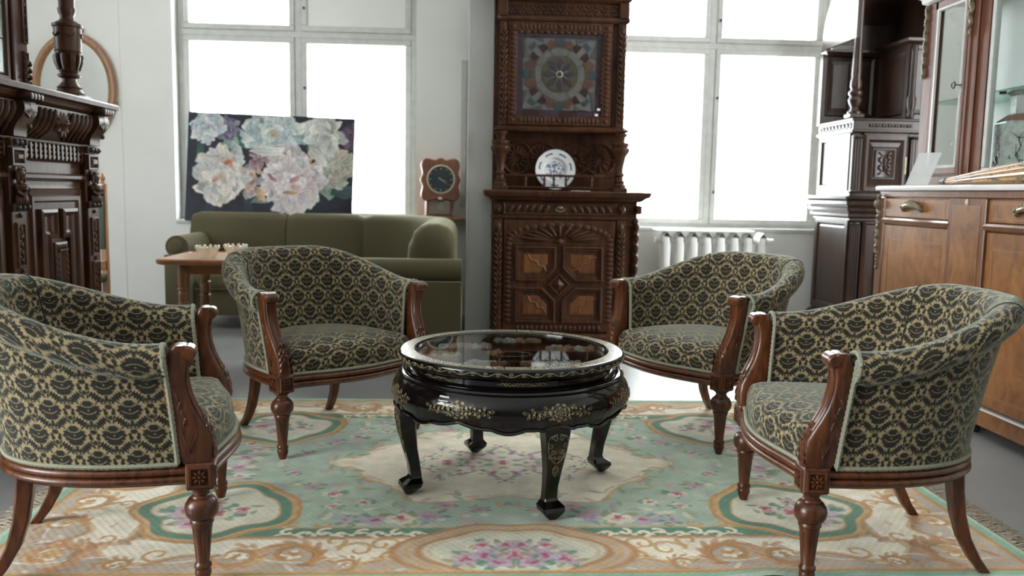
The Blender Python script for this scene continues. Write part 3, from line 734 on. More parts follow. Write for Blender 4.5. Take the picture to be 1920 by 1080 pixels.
# drawer
mb = MB(); mb.rects([(.07, HW - .07, .925, 1.02, .02), (.07, HW - .07, .925, 1.02, .0), (.078, HW - .078, .932, 1.012, -.008), (.085, HW - .085, .94, 1.005, -.004)])
dr = mb.build('drawer', OK_, hc, smooth=0)
for s_ in (-1, 1):
    for k in range(6): lobe('gadroon', dr, HW / 2 + s_ * (.10 + k * .052), .972, -.004, PI / 2 + s_ * .55, .075, .034, .018)
mb = MB(); mb.tube([(HW / 2 + .035 * math.cos(a), -.022, .975 + .022 * math.sin(a)) for a in np.linspace(PI, 2 * PI, 9)], .004, 6); mb.petal(HW / 2, .98, -.004, 0, .05, .03, .012); mb.build('handle', M['brass'], dr)
for x in (.035, HW - .035):
    mb = MB(); mb.petal(x, .975, .0, 0, .06, .07, .03); mb.petal(x - .014, .985, -.02, 0, .018, .018, .012); mb.petal(x + .014, .985, -.02, 0, .018, .018, .012); mb.petal(x, .965, -.02, PI / 2, .03, .016, .02); mb.petal(x, .945, -.01, 0, .035, .016, .016); mb.build('carved_mask', OK_, hc)
mb = MB(); mb.stack(0, HW, .0, .3, [(.895, .0), (.90, .012), (.912, .016), (.92, .006), (.925, 0)]); mb.build('waist_moulding', OK_, hc, smooth=0)
# door with four chamfered panels, a fan and a diamond
D0, D1, Z0, Z1 = .078, HW - .078, .062, .89
mb = MB(); mb.rects([(D0, D1, Z0, Z1, .02), (D0, D1, Z0, Z1, -.006), (D0 + .006, D1 - .006, Z0 + .006, Z1 - .006, -.012)]); door = mb.build('door', OK_, hc, smooth=0)
scallops(door, (D0 + .036, Z0 + .07), (D0 + .036, Z1 - .16), -.012, .05, 17); scallops(door, (D1 - .036, Z0 + .07), (D1 - .036, Z1 - .16), -.012, .05, 17); scallops(door, (D0 + .09, Z0 + .032), (D1 - .09, Z0 + .032), -.012, .045, 18)
cx = (D0 + D1) / 2; ar = [(cx + (D1 - cx - .036) * math.cos(a), Z1 - .16 + .125 * math.sin(a) ** .8) for a in np.linspace(.02, PI - .02, 18)]
for a, b in zip(ar[:-1], ar[1:]): scallops(door, a, b, -.012, .045, 1)
lobe('fan_boss', door, cx, .735, -.012, 0, .06, .05, .03)
for k in range(11):
    a = .22 + (PI - .44) * k / 10; L = .24 if 1 < k < 9 else .24; lobe('fan_lobe', door, cx + .19 * math.cos(a), .735 + .075 * math.sin(a), -.012, math.atan2(math.sin(a) * .10, math.cos(a) * .26), .27 - .15 * math.sin(a), .032, .026)
mb = MB(); mb.box(D0 + .085, D1 - .085, -.022, -.010, .706, .718); mb.build('fan_rail', OK_, door, smooth=0)
zc = .418; xw = .325; gap = .022
for sx in (-1, 1):
    for sz in (-1, 1):
        zo, zi = (.700, zc + gap) if sz > 0 else (.132, zc - gap); xo, xi = cx + sx * xw, cx + sx * gap; c = .095
        def oct_(d):
            a, b = xo - sx * d, xi + sx * d; e, f = zo - sz * d, zi + sz * d; cc = c - d * .45
            return [(a, e), (b, e), (b, f + sz * cc), (b + sx * cc, f), (a, f)]
        mb = MB(); mb.polys([(oct_(0), -.012), (oct_(.0), -.028), (oct_(.012), -.032), (oct_(.02), -.020), (oct_(.03), -.022), (oct_(.038), -.008), (oct_(.05), -.006)], cap=False); mb.build('panel_moulding', OK_, door, smooth=0)
        mb = MB(); mb.polys([(oct_(.048), -.007), (oct_(.07), -.015)]); pn = mb.build('door_panel', M['oaklit'], door, smooth=0)
        mb = MB(); px, pz = (xo + xi) / 2, (zo + zi) / 2
        for k in range(5): mb.petal(px + (k - 1.5) * .028, pz + sx * (k - 2) * .020, -.013, sx * .75 + (.5 if k % 2 else -.4), .09, .020, .006)
        mb.build('carved_leaf', M['oaklit'], door)
mb = MB(); dm = lambda r: [(cx + r, zc), (cx, zc + r * 1.05), (cx - r, zc), (cx, zc - r * 1.05)]
mb.polys([(dm(.085), -.012), (dm(.082), -.028), (dm(.068), -.030), (dm(.058), -.018), (dm(.05), -.018), (dm(.004), -.045)]); mb.build('diamond_boss', OK_, door, smooth=0)
for x in (.035, HW - .035):
    mb = MB(); mb.box(x - .033, x + .033, -.008, .03, .055, .895, .004); pl = mb.build('pilaster', OK_, hc, smooth=0)
    mb = MB(); leafdrop(mb, x, .10, .80, -.008, .066); mb.petal(x, .83, -.008, PI / 2, .09, .045, .015); mb.build('leaf_drop', OK_, pl)
mb = MB(); mb.rects([(HW + .012, HW + .095, .10, .86, .22), (HW + .018, HW + .089, .11, .85, .205), (HW + .026, HW + .081, .125, .835, .225)]); mb.build('side_panel', OK_, hc, smooth=0)
mb = MB(); mb.box(HW + .10, HW + .135, .205, .24, .13, .90, .004)
for k in range(9): mb.petal(HW + .125, .2 + k * .08, .215, PI / 2, .085, .045, .03)
for k in range(3): mb.petal(HW + .135, .95 + k * .02, .215, 0, .07, .03, .03)
mb.build('side_pilaster', OK_, hc)
# upper part
U0, U1, UY = .03, HW - .02, .10
mb = MB(); mb.box(U0, U1, .23, .55, 1.10, 1.53); mb.box(.0, U0 + .01, .14, .55, 1.10, 2.80); bp = mb.build('back_board', OK_, hc, smooth=0)
mb = MB()
for k in range(4):
    x = U0 + .15 + k * (U1 - U0 - .30) / 3 + (0, -.02, .02, 0)[k]
    for j in range(9): a = PI * j / 8; mb.petal(x + .055 * math.cos(a), 1.345 + .055 * math.sin(a), .23, a, .08, .022, .014)
    mb.tube([(x + .112 * math.cos(a), .226, 1.345 + .112 * math.sin(a)) for a in np.linspace(0, PI, 14)], .011, 6); mb.tube([(x + .112 * math.cos(a), .226, 1.335 - .112 * math.sin(a)) for a in np.linspace(0, PI, 14)], .011, 6)
    for j in range(5): a = PI + PI * (j + .5) / 5; mb.petal(x + .055 * math.cos(a), 1.335 + .055 * math.sin(a), .23, a, .075, .022, .014)
mb.build('carved_roundel', OK_, bp)
for x in (U0 + .02, U1 - .02):
    mb = MB(); mb.box(x - .055, x + .055, .0 + UY - .05, UY + .06, 1.10, 1.135, .006)
    mb.lathe([(.05, 1.135), (.052, 1.15), (.038, 1.165), (.044, 1.18), (.030, 1.19), (.030, 1.215), (.042, 1.225), (.034, 1.235), (.026, 1.25), (.032, 1.30), (.045, 1.36), (.062, 1.385), (.072, 1.40), (.072, 1.42), (.056, 1.43), (.066, 1.445), (.066, 1.46), (.04, 1.468), (.034, 1.475), (.036, 1.50), (.05, 1.515), (.052, 1.53)], c=(x, UY + .005, 0), seg=18)
    mb.build('turned_column', OK_, hc)
gr = MB(); gr.box(U0 + .05, U1 - .05, UY - .012, UY + .008, 1.205, 1.222, .003); gr.box(U0 + .05, U1 - .05, UY - .012, UY + .008, 1.122, 1.134, .003); g_ = gr.build('gallery_rail', OK_, hc, smooth=0)
for x in (.30, .42, .50, .60): pass
for x in (HW / 2 - .11, HW / 2 - .04, HW / 2 + .05, HW / 2 + .24, HW / 2 - .25):
    mb = MB(); mb.lathe([(.006, 1.134), (.011, 1.15), (.006, 1.17), (.012, 1.185), (.006, 1.205)], c=(x, UY - .002, 0), seg=8); mb.build('spindle', OK_, g_)
UB, UT = 1.53, 2.40
mb = MB(); mb.stack(U0, U1, UY, .55, [(UB, .0), (UB + .008, .028), (UB + .022, .034), (UB + .03, .02), (UB + .045, .0)]); mb.box(U0, U1, UY + .02, .55, UB + .04, 2.80); mb.build('upper_carcass', OK_, hc, smooth=0)
E0, E1, F0, F1 = .092, .85, UB + .05, 2.315
mb = MB(); bw = .066
for (a, b, c, d) in ((E0, E1, F0, F0 + bw), (E0, E1, F1 - bw, F1), (E0, E0 + bw, F0 + bw, F1 - bw), (E1 - bw, E1, F0 + bw, F1 - bw)): mb.box(a, b, UY - .012, UY + .02, c, d, .004)
ud = mb.build('glazed_door', OK_, hc, smooth=0)
yb = UY - .012
scallops(ud, (E0 + .035, F0 + bw), (E0 + .035, F1 - bw), yb, .042, 18); scallops(ud, (E1 - .035, F0 + bw), (E1 - .035, F1 - bw), yb, .042, 18)
for (z, dz) in ((F0 + .034, 1), (F1 - .034, -1)):
    scallops(ud, (E0 + bw + .02, z), ((E0 + E1) / 2 - .03, z), yb, .042, 9); scallops(ud, ((E0 + E1) / 2 + .03, z), (E1 - bw - .02, z), yb, .042, 9); lobe('door_boss', ud, (E0 + E1) / 2, z, yb, 0, .03, .03, .014)
for x in (E0 + .035, E1 - .035):
    for z in (F0 + .034, F1 - .034): lobe('door_boss', ud, x, z, yb, 0, .034, .034, .012)
G0, G1, H0, H1 = E0 + bw, E1 - bw, F0 + bw, F1 - bw; gx, gz = (G0 + G1) / 2, (H0 + H1) / 2; gh = (G1 - G0) / 2; gv = (H1 - H0) / 2
# coloured leaded panes, each its own piece
def stained(name, col, tr=.25):
    m, t, b = new_mat(name); v = coords(t, 'Object'); n = noise(t, v, 40, 3)
    t.links.new(ramp(t, n, [(.3, tuple(k * .8 for k in col)), (.7, tuple(min(1, k * 1.2) for k in col))]), b.inputs['Base Color']); b.inputs['Roughness'].default_value = .2; b.inputs['Specular IOR Level'].default_value = .25; bump(t, b, n, .2, .002); return m
SG = dict(mauve=stained('mauve_glass', (.050, .037, .045)), grey=stained('grey_glass', (.078, .080, .078)), ring=stained('pale_ring_glass', (.115, .113, .10)), orange=stained('amber_glass', (.090, .052, .038)), blue=stained('blue_glass', (.042, .062, .070)), plum=stained('plum_glass', (.042, .023, .026)), star=stained('smoky_glass', (.048, .042, .044)), olive=stained('olive_glass', (.078, .064, .042)))
def pane(poly, kind, dy=0.0):
    c = sum(V(*p) for p in poly) / len(poly); q = [tuple(V(*p) + (c - V(*p)) / max(np.linalg.norm(c - V(*p)), 1e-6) * .0022) for p in poly]
    mb = MB(); mb.prism([(gx + x, gz + z) for x, z in q], UY + .012, UY + .004 + dy, .001); mb.build('stained_pane', SG[kind], ud, smooth=0)
mb = MB(); mb.box(G0, G1, UY + .010, UY + .016, H0, H1); mb.build('lead_lattice', M['lead'], ud, smooth=0)
bd = .045
for k in range(4):
    L = 2 * (gh - bd) / 4; x = -gh + bd + k * L; Lz = 2 * (gv - bd) / 4; z = -gv + bd + k * Lz
    pane([(x, gv - bd), (x + L, gv - bd), (x + L, gv), (x, gv)], 'mauve'); pane([(x, -gv), (x + L, -gv), (x + L, -gv + bd), (x, -gv + bd)], 'plum' if k in (0, 2) else 'mauve')
    pane([(-gh, z), (-gh + bd, z), (-gh + bd, z + Lz), (-gh, z + Lz)], 'mauve'); pane([(gh - bd, z), (gh, z), (gh, z + Lz), (gh - bd, z + Lz)], 'mauve')
for sx in (-1, 1):
    for sz in (-1, 1): pane([(sx * (gh - bd), sz * (gv - bd)), (sx * gh, sz * (gv - bd)), (sx * gh, sz * gv), (sx * (gh - bd), sz * gv)], 'mauve')
ih, iv = gh - bd, gv - bd; R0, R1 = .136, .184
pc = lambda r, a: (r * math.cos(a), r * math.sin(a))
for k in range(8):          # pale ring
    a0, a1 = k * PI / 4 + PI / 8, (k + 1) * PI / 4 + PI / 8; pane([pc(R1, a) for a in np.linspace(a0, a1, 6)] + [pc(R0, a) for a in np.linspace(a1, a0, 6)], 'ring')
for k in range(8):          # star petals and the gaps between
    a = k * PI / 4 + PI / 2; pane([pc(.022, a), pc(.076, a + .33), pc(.129, a), pc(.076, a - .33)], 'star', -.001)
    a += PI / 8; pane([pc(.080, a - PI / 8 + .33), pc(.129, a - .35), pc(.132, a - .12), pc(.132, a + .12), pc(.129, a + .35), pc(.080, a + PI / 8 - .33)], 'olive')
mb = MB(); mb.lathe([(.001, -.004), (.014, -.004), (.017, 0), (.0175, .004)], c=(gx, UY + .002, gz), seg=14, ax='y'); mb.build('centre_jewel', SG['star'], ud)
mb = MB(); mb.lathe([(.0175, -.001), (.020, -.006), (.024, -.001)], c=(gx, UY + .004, gz), seg=16, ax='y', caps=False); mb.build('jewel_ring', M['cream'], ud)
for q in range(4):          # sides: amber wings and a blue centre
    rt = lambda p, q=q: [p, (-p[1], p[0]), (-p[0], -p[1]), (p[1], -p[0])][q]
    T = iv if q % 2 == 0 else ih
    pane([rt(p) for p in ((-.035, R1 + .008), (.035, R1 + .008), (.03, T - .05), (-.03, T - .05))], 'orange'); pane([rt(p) for p in ((-.034, T - .05), (.034, T - .05), (.034, T - .004), (-.034, T - .004))], 'blue')
    for s_ in (-1, 1): pane([rt(p) for p in ((s_ * .037, R1 + .006), (s_ * .085, R1 - .018), (s_ * .11, T - .06), (s_ * .075, T - .012), (s_ * .037, T - .02))], 'orange')
    d = PI / 4; 
    for s_ in (-1, 1): pane([rt(p) for p in (pc(R1 + .006, d + s_ * .10 + PI / 2 - PI / 2), pc(R1 + .02, d + s_ * .34), pc(R1 + .062, d + s_ * .30), pc(R1 + .075, d + s_ * .10))], 'plum')
    pane([rt(p) for p in (pc(R1 + .082, d - .12), pc(R1 + .115, d - .10), pc(R1 + .115, d + .10), pc(R1 + .082, d + .12))], 'blue')
    pane([rt(p) for p in ((.115, T - .003), (ih - .004, iv - .004), (ih * .66, iv * .93), (.12, T - .045))], 'grey'); pane([rt(p) for p in ((ih - .003, .115), (ih - .003, iv - .02), (ih * .93, iv * .68), (ih - .045, .12))], 'grey')
mb = MB()
for k in range(13): mb.petal(G0 + .02 + k * (G1 - G0 - .04) / 12, H1 - .004, UY - .002, 0, .05, .028, .010)
for k in range(10): mb.petal(G1 - .004, H0 + .10 + k * .035, UY - .002, PI / 2, .034, .022, .010)
stuff(mb.build('carved_edge', OK_, ud))
mb = MB(); mb.box(G1 - .03, G1 - .018, UY - .004, UY + .003, H0 + .16, H0 + .24); mb.build('lock_plate', M['iron'], ud, smooth=0)
for (x, z) in ((G1 - .02, H0 + .055), (G1 - .035, H0 + .015)):
    mb = MB(); mb.box(x - .012, x + .012, UY - .006, UY - .003, z - .008, z + .008); mb.build('price_tag', M['paper'], ud, smooth=0)
for x in (U0 + .03, U1 - .03):
    mb = MB(); mb.box(x - .03, x + .03, UY - .008, UY + .03, UB + .045, 2.315, .004); pl = mb.build('pilaster', OK_, hc, smooth=0)
    mb = MB(); leafdrop(mb, x, UB + .08, 2.25, UY - .008, .068); mb.petal(x, 2.27, UY - .008, PI / 2, .08, .04, .014); mb.build('leaf_drop', OK_, pl)
mb = MB(); mb.stack(U0, U1, UY, .55, [(2.315, .0), (2.322, .012), (2.335, .02), (2.35, .012), (2.352, .004)]); mb.stack(U0, U1, UY, .55, [(2.46, .004), (2.475, .03), (2.50, .035), (2.53, .07), (2.57, .08), (2.58, .06)]); mb.build('cornice', OK_, hc, smooth=0)
mb = MB()
for r_ in range(3):
    for k in range(26): mb.petal(U0 + .075 + k * .0312 + (r_ % 2) * .0156, 2.378 + r_ * .026, UY + .02, (.7 if (k + r_) % 2 else -.7), .036, .014, .010)
mb.build('frieze_lattice', OK_, hc)
for x in (U0 + .02, U1 - .02):
    mb = MB(); mb.box(x - .035, x + .035, UY - .02, UY + .06, 2.352, 2.46, .004); mb.petal(x + (.03 if x > .5 else -.03), 2.34, UY, PI / 2, .05, .03, .03); mb.build('frieze_block', OK_, hc, smooth=0)
# plate leaning behind the rail
pl_ = thing('display_plate', 'blue and white porcelain plate standing in the carved hutch', 'plate', (.19 + HW / 2 - .025, 6.2 + UY + .042, 1.112)); pl_.rotation_euler = (math.radians(-7), 0, 0)
mb = MB(); R = .150; mb.lathe([(.001, .020), (.085, .020), (.09, .006), (R - .002, -.004), (R, .002), (.092, .014), (.08, .026), (.001, .026)][:4], c=(0, 0, R), seg=40, ax='y', caps=False); mb.lathe([(R, -.003), (.09, .014), (.085, .028), (.001, .028)], c=(0, 0, R), seg=40, ax='y', caps=False); mb.build('dish', M['porcelain'], pl_)
mb = MB()
def dot(x, z, L, w, a, y): mb.petal(x, R + z, y, a, L, w, .0012, 6)
for k in range(7):
    a = 2 * PI * k / 7 + .2; mb = MB()
    for j in (-1, 0, 1): dot(.121 * math.cos(a + j * .15), .121 * math.sin(a + j * .15), .030, .016, a + PI / 2 + j * .6, .0007)
    mb.build('rim_flower', M['blue'], pl_)
mb = MB(); r2 = random.Random(3)
for k in range(70):
    a, r_ = r2.random() * 2 * PI, .068 * math.sqrt(r2.random()); dot(r_ * math.cos(a), r_ * math.sin(a), .016 + r2.random() * .014, .007, r2.random() * PI, .0195)
mb.build('painted_scene', M['blue'], pl_)
mb = MB(); mb.add([(0, 0, 0), (.15, .01, 0), (.145, .05, .001), (.01, .045, .001)], [(0, 1, 2, 3)]); mb.box(0, .14, .0, .045, -.0015, 0); o = mb.build('price_card', M['tagpaper'], smooth=0); o.location = (.19 + .56, 6.16, 1.106); tag(o, 'blank white card lying on the ledge of the carved hutch', 'card')

# ------------------------------------------------------------------ dark carved corner hutch
BO = M['black_oak']
dk = thing('dark_hutch', 'tall blackened oak hutch with open arched niche beside the window', 'cabinet', (3.0, 6.6, 0)); DW, DD = .64, .68
mb = MB(); mb.stack(.02, DW, .0, DD, [(0, .02), (.10, .02), (.13, 0)]); mb.build('plinth', BO, dk, smooth=0)
mb = MB(); mb.box(.04, DW, .03, DD, .13, .95); mb.build('base_carcass', BO, dk, smooth=0)
mb = MB(); mb.rects([(.02, DD - .03, .15, .93, .04), (.02, DD - .03, .15, .93, .02), (.07, DD - .08, .20, .88, .02), (.085, DD - .095, .215, .865, .035), (.10, DD - .11, .23, .85, .03)], ax='x'); mb.build('side_panel', BO, dk, smooth=0)
def fluted(parent, x0, x1, z0, z1, y, mat, n=4):
    mb = MB(); mb.box(x0, x1, y, y + .04, z0, z1, .003); p = mb.build('pilaster', mat, parent, smooth=0); mb = MB(); w = (x1 - x0) / (n + .6)
    for k in range(n): mb.tube([(x0 + w * (k + .8), y, z0 + .03), (x0 + w * (k + .8), y, z1 - .03)], w * .36, 6)
    mb.lathe([(w * 2.0, z0 - .0), (w * 2.3, z0 + .012), (w * 1.9, z0 + .025)], c=((x0 + x1) / 2, y + .005, 0), seg=12); mb.lathe([(w * 1.9, z1 - .025), (w * 2.3, z1 - .012), (w * 2.0, z1)], c=((x0 + x1) / 2, y + .005, 0), seg=12)
    mb.build('fluting', mat, p); return p
fluted(dk, .035, .12, .16, .90, -.005, BO)
mb = MB(); mb.rects([(.14, .61, .16, .92, .03), (.14, .61, .16, .92, .005), (.165, .585, .185, .895, -.002), (.18, .57, .20, .88, .02)]); bd_ = mb.build('base_door', BO, dk, smooth=0)
mb = MB(); ac = [(.37 + .11 * math.cos(a), .66 + .10 * math.sin(a)) for a in np.linspace(0, PI, 12)]
mb.polys([([(.26, .25), (.48, .25)] + ac, .02), ([(.265, .255), (.475, .255)] + [(.37 + .105 * math.cos(a), .66 + .095 * math.sin(a)) for a in np.linspace(0, PI, 12)], -.002), ([(.285, .275), (.455, .275)] + [(.37 + .085 * math.cos(a), .65 + .08 * math.sin(a)) for a in np.linspace(0, PI, 12)], .01)])
for k in range(5): a = .35 + k * (PI - .7) / 4; mb.petal(.37 + .05 * math.cos(a), .66 + .045 * math.sin(a), .01, a, .07, .02, .014)
for k in range(4): mb.tube([(.305 + k * .043, .006, .29), (.305 + k * .043, .006, .62)], .012, 6)
mb.build('arched_panel', BO, bd_)
mb = MB(); mb.stack(.03, DW, .0, DD, [(.90, .0), (.915, .012), (.93, .012), (.945, .03), (.965, .032), (.975, .022), (.99, .045), (1.01, .05), (1.02, .035), (1.04, .06), (1.065, .065), (1.075, .05), (1.085, .075), (1.10, .08), (1.108, .06)]); mb.build('base_cornice', BO, dk, smooth=0)
mb = MB(); mb.box(.03, DW, .04, DD, 1.10, 1.70); mb.build('middle_carcass', BO, dk, smooth=0)
mb = MB(); mb.rects([(.05, DD - .05, 1.15, 1.60, .03), (.05, DD - .05, 1.15, 1.60, .012), (.09, DD - .09, 1.19, 1.56, .012), (.105, DD - .105, 1.205, 1.545, .028)], ax='x'); mb.build('side_panel', BO, dk, smooth=0)
fluted(dk, .02, .10, 1.13, 1.58, .005, BO, 3); fluted(dk, .49, .57, 1.13, 1.58, .005, BO, 3)
mb = MB(); mb.rects([(.11, .475, 1.13, 1.60, .04), (.11, .475, 1.13, 1.60, .015), (.13, .455, 1.15, 1.58, .008), (.15, .435, 1.18, 1.55, .008), (.165, .42, 1.20, 1.53, .03), (.19, .395, 1.235, 1.495, .02), (.20, .385, 1.245, 1.485, .03)]); md = mb.build('middle_door', BO, dk, smooth=0)
mb = MB(); r3 = random.Random(4); mb.rects([(.21, .375, 1.255, 1.475, .03), (.215, .37, 1.26, 1.47, .016), (.225, .36, 1.275, 1.455, .022)])
for k in range(6):
    for s_ in (-1, 1): mb.petal(.2925 + s_ * .032, 1.29 + k * .03, .022, s_ * (.6 if k % 2 else -.6), .055, .022, .014)
mb.petal(.2925, 1.365, .022, PI / 2, .15, .03, .018); mb.build('carved_square', BO, md)
mb = MB(); mb.box(.448, .462, .003, .01, 1.28, 1.42, .003); mb.build('escutcheon', M['brass'], md, smooth=0)
mb = MB(); mb.stack(.02, DW, .02, DD, [(1.60, .0), (1.612, .015), (1.625, .015), (1.63, .0), (1.695, .0), (1.70, .015), (1.712, .018), (1.718, .0)]); fz = mb.build('frieze', BO, dk, smooth=0)
mb = MB()
for k in range(7): mb.petal(.16 + k * .05, 1.662, .02, 0, .03, .03, .014); mb.petal(.185 + k * .05, 1.662, .02, .8, .045, .014, .010); mb.petal(.185 + k * .05, 1.662, .02, -.8, .045, .014, .010)
mb.build('carved_band', BO, fz)
mb = MB()
for k in range(9):
    y = .08 + k * .065; mb.tube([(.018, y + .03 * math.cos(a), 1.66 + .022 * math.sin(a)) for a in np.linspace(0, 2 * PI, 12)], .005, 5)
mb.build('side_lattice', BO, fz)
# niche: back boards, right side, columns, arched canopy
mb = MB(); mb.box(.0, DW, DD - .05, DD, 1.70, 2.33); mb.box(.28, DW, DD - .05, DD, 2.33, 2.85)
for (a, b) in ((.07, .24), (.29, .42)): mb.rects([(a - .03, b + .03, 1.78, 2.28, DD - .05), (a - .02, b + .02, 1.79, 2.27, DD - .068), (a, b, 1.82, 2.24, DD - .055), (a + .02, b - .02, 1.85, 2.21, DD - .062)])
mb.build('niche_back', BO, dk, smooth=0)
mb = MB(); mb.stack(.02, .50, DD - .10, DD - .05, [(2.28, .0), (2.295, .015), (2.31, .03), (2.325, .03), (2.33, .015)]); mb.build('niche_cornice', BO, dk, smooth=0)
mb = MB(); mb.box(.48, DW, .10, DD - .05, 1.718, 2.30)
mb.rects([(.13, DD - .10, 1.76, 2.27, .48), (.14, DD - .11, 1.77, 2.26, .465), (.17, DD - .14, 1.80, 2.23, .475)], ax='x'); mb.rects([(.51, .62, 1.76, 2.27, .10), (.52, .61, 1.77, 2.26, .085), (.54, .59, 1.80, 2.23, .095)]); mb.build('side_cupboard', BO, dk, smooth=0)
mb = MB(); mb.stack(.49, DW, .11, DD - .05, [(2.29, .0), (2.31, .02), (2.33, .045), (2.35, .05), (2.36, .03)]); mb.build('cupboard_cornice', BO, dk, smooth=0)
def turned(x, y, z0, z1, r, name='turned_column'):
    mb = MB(); mb.box(x - r * 1.6, x + r * 1.6, y - r * 1.6, y + r * 1.6, z0, z0 + .03, .004)
    mb.lathe([(r * 1.5, z0 + .03), (r * 1.5, z0 + .045), (r, z0 + .06), (r * .8, z0 + .08), (r * 1.25, z0 + .11), (r * 1.5, z0 + .14), (r * 1.1, z0 + .165), (r * 1.45, z0 + .18), (r * 1.45, z0 + .20), (r * .95, z0 + .22), (r * 1.2, z0 + .24), (r * 1.15, z0 + .28), (r * .9, z0 + .31), (r * 1.0, z0 + .33), (r * .86, z0 + .55), (r * .78, z1 - .1), (r * 1.2, z1 - .06), (r * 1.4, z1)], c=(x, y, 0), seg=18); return mb.build(name, BO, dk)
turned(.035, .05, 1.718, 2.78, .036); 
mb = MB(); mb.lathe([(.02, 1.72), (.03, 1.75), (.022, 1.78), (.034, 1.82), (.036, 1.88), (.024, 1.91), (.022, 2.24), (.03, 2.27), (.02, 2.295)], c=(.50, .07, 0), seg=14); mb.build('half_column', BO, dk)
mb = MB(); mb.box(.47, .53, .09, .15, 1.718, 2.30, .004); mb.box(DW - .03, DW, .05, DD - .05, 2.30, 2.85); mb.build('cupboard_post', BO, dk, smooth=0)
arch = [(.02, 2.30), (.02, 2.80), (DD, 2.80), (DD, 2.30)]
ap = [(DD - .02, 2.30)] + [(DD / 2 + (DD / 2 - .02) * math.cos(a), 2.30 + .34 * math.sin(a)) for a in np.linspace(0, PI, 14)][1:-1] + [(.06, 2.30)]
mb = MB()
for x in (.0, .03): pass
outer = [(DD, 2.30), (DD, 2.85)] + [(DD * (1 - k / 12), 2.85) for k in range(1, 12)] + [(0.02, 2.85)]
inner = [(DD - .03, 2.30)] + [(DD / 2 + (DD / 2 - .03) * math.cos(a), 2.32 + .36 * math.sin(a)) for a in np.linspace(.1, PI - .1, 12)] + [(.03, 2.45)]
cv_ = [(.02, 2.33), (.02, 2.85), (.20, 2.85)] + [(.20 + (DD - .22) * math.sin(a), 2.38 + .47 * math.cos(a)) for a in np.linspace(.1, PI / 2, 12)] + [(DD - .02, 2.33)]
mb.add([(0, p[0], p[1]) for p in cv_] + [(.03, p[0], p[1]) for p in cv_], [list(range(len(cv_))), list(range(len(cv_), 2 * len(cv_)))[::-1]] + [(i, (i + 1) % len(cv_), len(cv_) + (i + 1) % len(cv_), len(cv_) + i) for i in range(len(cv_))]); mb.build('arched_side', BO, dk, smooth=0)
mb = MB(); mb.grid([[(x, p[0], p[1]) for p in cv_[2:-1]] for x in (.03, DW)]); mb.build('curved_hood', BO, dk, smooth=60)
mb = MB(); mb.stack(.0, DW, .0, .25, [(2.78, .0), (2.80, .03), (2.86, .05), (2.90, .08), (2.93, .06)]); mb.build('canopy', BO, dk, smooth=0)
# ------------------------------------------------------------------ carved sideboard on the near side (front faces into the room)
SO = M['side_oak']
sb = thing('carved_sideboard', 'massive carved oak sideboard with caryatid pilasters and gadrooned frieze', 'sideboard', (-2.06, 4.90, 0), PI / 2)
SL = 2.3
mb = MB(); mb.stack(-SL, 0, .0, .52, [(0, .03), (.12, .03), (.14, .0)]); mb.build('plinth', SO, sb, smooth=0)
mb = MB(); mb.box(-SL, 0, .03, .52, .14, 1.50); mb.build('carcass', SO, sb, smooth=0)
mb = MB(); mb.stack(-SL, 0, .0, .52, [(1.455, .0), (1.462, .03), (1.475, .045), (1.485, .05), (1.497, .06), (1.505, .085), (1.525, .09), (1.533, .082)]); mb.build('top_ledge', SO, sb, smooth=0)
mb = MB(); mb.stack(-SL, 0, .02, .52, [(1.283, .0), (1.287, .02), (1.297, .022), (1.301, .0)]); mb.stack(-SL, 0, .02, .52, [(1.10, 0), (1.115, .018), (1.13, .018), (1.14, .0)]); mb.stack(-SL, 0, .02, .52, [(1.195, 0), (1.20, .012), (1.208, .0)]); mb.build('string_moulding', SO, sb, smooth=0)
bays = [(-.815, -.17), (-1.59, -.945), (-2.3, -1.72)]
